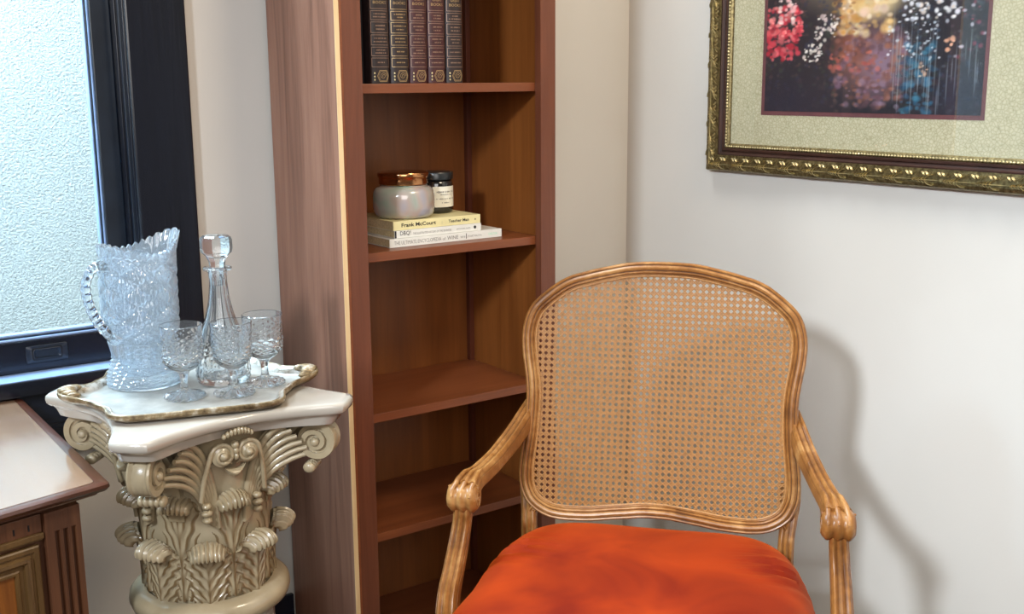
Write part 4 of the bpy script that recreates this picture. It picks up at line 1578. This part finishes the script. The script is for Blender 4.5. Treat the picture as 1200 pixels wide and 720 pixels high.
# wine glasses
# (goblets share one mesh)
gl = thing('wine_glass', 'cut glass goblet nearest the pitcher, at the front left of the tray', 'glass', (-1.3289, -0.5097, GZ), 0, 'cut glass goblets on the tray')
outer = interp_prof([(0.0300, 0.0), (0.0308, 0.0012), (0.0300, 0.0030), (0.0200, 0.0060), (0.0090, 0.0110), (0.0058, 0.0180), (0.0060, 0.0300), (0.0095, 0.0390), (0.0200, 0.0460), (0.0275, 0.0560), (0.0295, 0.0700), (0.0300, 0.0900), (0.0312, 0.1110)], 16)
innerp = interp_prof([(0.0300, 0.1120), (0.0284, 0.0900), (0.0276, 0.0700), (0.0250, 0.0580), (0.0180, 0.0500), (0.0080, 0.0460), (0.001, 0.0450)], 5)


def gl_fn(r_, z, a):
    if 0.052 < z < 0.098:
        g1 = abs(((a * 12 / PI + z * 270) % 2) - 1)
        g2 = abs(((a * 12 / PI - z * 270) % 2) - 1)
        q = 1.0 if z < 0.076 else 0.5
        return r_ + 0.0030 * q * min(g1, g2) - 0.0006
    if z < 0.008 and r_ > 0.01:
        return r_ * (1 + 0.0 * a)
    return r_


def gl_z(r_, z, a, i):
    if 0.0015 < z < 0.011:
        return z + 0.0018 * math.cos(a * 16) * (r_ / 0.03)
    return z


NG = 112
rings_ = [[(gl_fn(r_, z, 2 * PI * j / NG) * math.cos(2 * PI * j / NG), gl_fn(r_, z, 2 * PI * j / NG) * math.sin(2 * PI * j / NG), gl_z(r_, z, 2 * PI * j / NG, i)) for j in range(NG)] for i, (r_, z) in enumerate(outer)]
rings_ += [[(r_ * math.cos(2 * PI * j / NG), r_ * math.sin(2 * PI * j / NG), z) for j in range(NG)] for r_, z in innerp]
zb = 0.040
split = [k for k, (r_, z) in enumerate(outer) if z >= zb][0]
obj('body', MB().rings(rings_, True, True, True), M['glass'], gl, 30)
for lc, lb_ in (((-1.2617, -0.5370, GZ), 'cut glass goblet in front of the decanter, at the front edge of the tray'), ((-1.2001, -0.5098, GZ), 'cut glass goblet against the bookcase side, rightmost on the tray')):
    g2_ = copy_tree(gl)
    g2_.location = lc
    g2_['label'] = lb_

# ------------------------------------------------------------------ cabinet at the lower left
cb = thing('cabinet', 'dark walnut cabinet with fluted pilaster and shiny top below the window', 'cabinet', (-1.462, -0.559, 0))
fd = Vector((-0.156, -0.036, 0)).normalized()      # along the front, to the left
fn_ = Vector((0.036, -0.156, 0)).normalized()      # out of the front


def top_poly(k):
    """top outline moved outward by k"""
    A = Vector((0 + k, 0, 0)) + fn_ * k
    Bp = Vector((k, 0.538 if k > -0.02 else 0.538, 0))
    L = 0.62
    D = fd * L + fn_ * k
    E = Vector((D.x, 0.538, 0))
    r_ = 0.006
    return [Vector((A.x, A.y + r_, 0)), Vector((A.x - r_ * 0.3, A.y + r_ * 0.3, 0)), A + fd * r_, D, E, Bp]


rs = []
for k, z in ((-0.050, 0.7325), (-0.014, 0.7325), (-0.012, 0.7330), (-0.005, 0.7330), (0.0, 0.7310), (0.001, 0.7265), (-0.002, 0.7215), (-0.010, 0.7185), (-0.011, 0.7150), (-0.020, 0.7110), (-0.028, 0.7085)):
    rs.append([(p.x, p.y, z) for p in top_poly(k)])
obj('top_edge', MB().rings(rs[1:], True, False, True), M['cab_edge'], cb, 35)
obj('top', MB().rings([[(p.x, p.y, z) for p in top_poly(k)] for k, z in ((-0.0145, 0.7329), (-0.0145, 0.7200))], True, True, True), M['cab_top'], cb)
A = Vector((-0.0434, 0.0176, 0))                    # body corner


def F(u, v, h=0.0):
    """front-plane point: u to the left along the front, v up, h proud"""
    p = A + fd * u + fn_ * h
    return (p.x, p.y, v)


def fbox(mb, u0, u1, v0, v1, h0, h1, bev=0.0):
    q = MB().box(u0, u1, h0, h1, v0, v1, bev)
    q.v = [F(p[0], p[2], p[1]) for p in q.v]
    mb.add(q.v, q.f)


LW = 0.56
body = [(A.x, A.y), (A.x, 0.53), (A.x + fd.x * LW, 0.53), (A.x + fd.x * LW, A.y + fd.y * LW)]
obj('body', MB().rings([[(x, y, z) for x, y in body] for z in (0.06, 0.7095)], True, True, True), M['cab_wood'], cb)


def pilaster(u0, u1):
    # plank with three stopped flutes cut in; section swept by rings, flutes fading at the ends
    rows = []
    W_ = u1 - u0
    us = [0.0, 0.02]
    fl = [(0.22, 0.065), (0.445, 0.065), (0.665, 0.065)]
    for c_, hw_ in fl:
        us += [c_ - hw_ * 1.05, c_ - hw_, c_ - hw_ * 0.5, c_, c_ + hw_ * 0.5, c_ + hw_, c_ + hw_ * 1.05]
    us += [0.98, 1.0]
    for v in (0.09, 0.1195, 0.12, 0.124, 0.40, 0.672, 0.676, 0.6785, 0.679, 0.7085):
        row = []
        for u in us:
            h = 0.010
            if 0.12 <= v <= 0.6785:
                for c_, hw_ in fl:
                    q = abs(u - c_) / hw_
                    if q <= 1.0:
                        h = 0.010 - 0.0065 * math.sqrt(max(0, 1 - q * q)) * (0.6 if v > 0.6775 or v < 0.1215 else 1) - 0.001
            if u in (0.0, 1.0):
                h = 0.0
            row.append(F(u0 + u * W_, v, h))
        rows.append(row)
    return MB().rings(rows, False)


obj('pilaster', pilaster(0.0, 0.0535), M['cab_wood'], cb, 30)
obj('pilaster', pilaster(LW - 0.0535, LW), M['cab_wood'], cb, 30)
fr = MB()
fbox(fr, 0.0545, LW - 0.0545, 0.682, 0.7085, 0.0, 0.005, 0.001)
frz = obj('frieze', fr, M['cab_wood'], cb)
nt = MB()
for k in range(22):
    u = 0.072 + k * 0.0205
    if u < LW - 0.06:
        fbox(nt, u, u + 0.0022, 0.688, 0.697, 0.0045, 0.0056)
tag(obj('frieze_notches', nt, M['recess'], frz), kind='stuff')
ml = MB()
for v0_, v1_, h in ((0.6735, 0.682, 0.010), (0.6700, 0.6735, 0.006)):
    fbox(ml, 0.0545, LW - 0.0545, v0_, v1_, 0.0, h, 0.0015)
obj('frieze_moulding', ml, M['cab_door'], cb)
fbox_b = MB()
fbox(fbox_b, 0.0, LW, 0.03, 0.088, 0.0, 0.014, 0.003)
obj('plinth', fbox_b, M['cab_wood'], cb)
for (u0, u1) in ((0.0625, LW / 2 - 0.002), (LW / 2 + 0.002, LW - 0.0625)):
    v0_, v1_ = 0.094, 0.6660
    rs = []
    for d, h in ((0.0, 0.0005), (0.0, 0.0085), (0.002, 0.0100), (0.0075, 0.0100), (0.0090, 0.0075), (0.0120, 0.0075), (0.0145, 0.0115), (0.0190, 0.0125), (0.0225, 0.0095), (0.0235, 0.0060), (0.0290, 0.0055), (0.0310, 0.0075), (0.0345, 0.0070), (0.0360, 0.0020)):
        rs.append([F(u0 + d, v0_ + d, h), F(u1 - d, v0_ + d, h), F(u1 - d, v1_ - d, h), F(u0 + d, v1_ - d, h)])
    dr = obj('door', MB().rings(rs, True), M['cab_door'], cb, 20)
    pn = MB()
    fbox(pn, u0 + 0.0355, u1 - 0.0355, v0_ + 0.0355, v1_ - 0.0355, 0.0, 0.0030)
    obj('door_panel', pn, M['cab_panel'], dr)
    kb = MB()
    ku = u1 - 0.018 if u0 < 0.2 else u0 + 0.018
    kb.ellipsoid(F(ku, 0.40, 0.020), 0.009, 0.009, 0.009, 12, 8)
    obj('knob', kb, M['gilt'], dr, 60)
ft = []
for (x, y) in ((A.x - 0.02, A.y + 0.03), (A.x - 0.02, 0.51), (A.x + fd.x * LW + 0.03, 0.51), (A.x + fd.x * LW + 0.03, A.y + fd.y * LW + 0.035)):
    obj('foot', MB().lathe([(0.014, 0.0), (0.022, 0.012), (0.024, 0.03), (0.018, 0.05), (0.020, 0.062)], 20, x, y, cap0=True, cap1=True), M['cab_wood'], cb, 40)
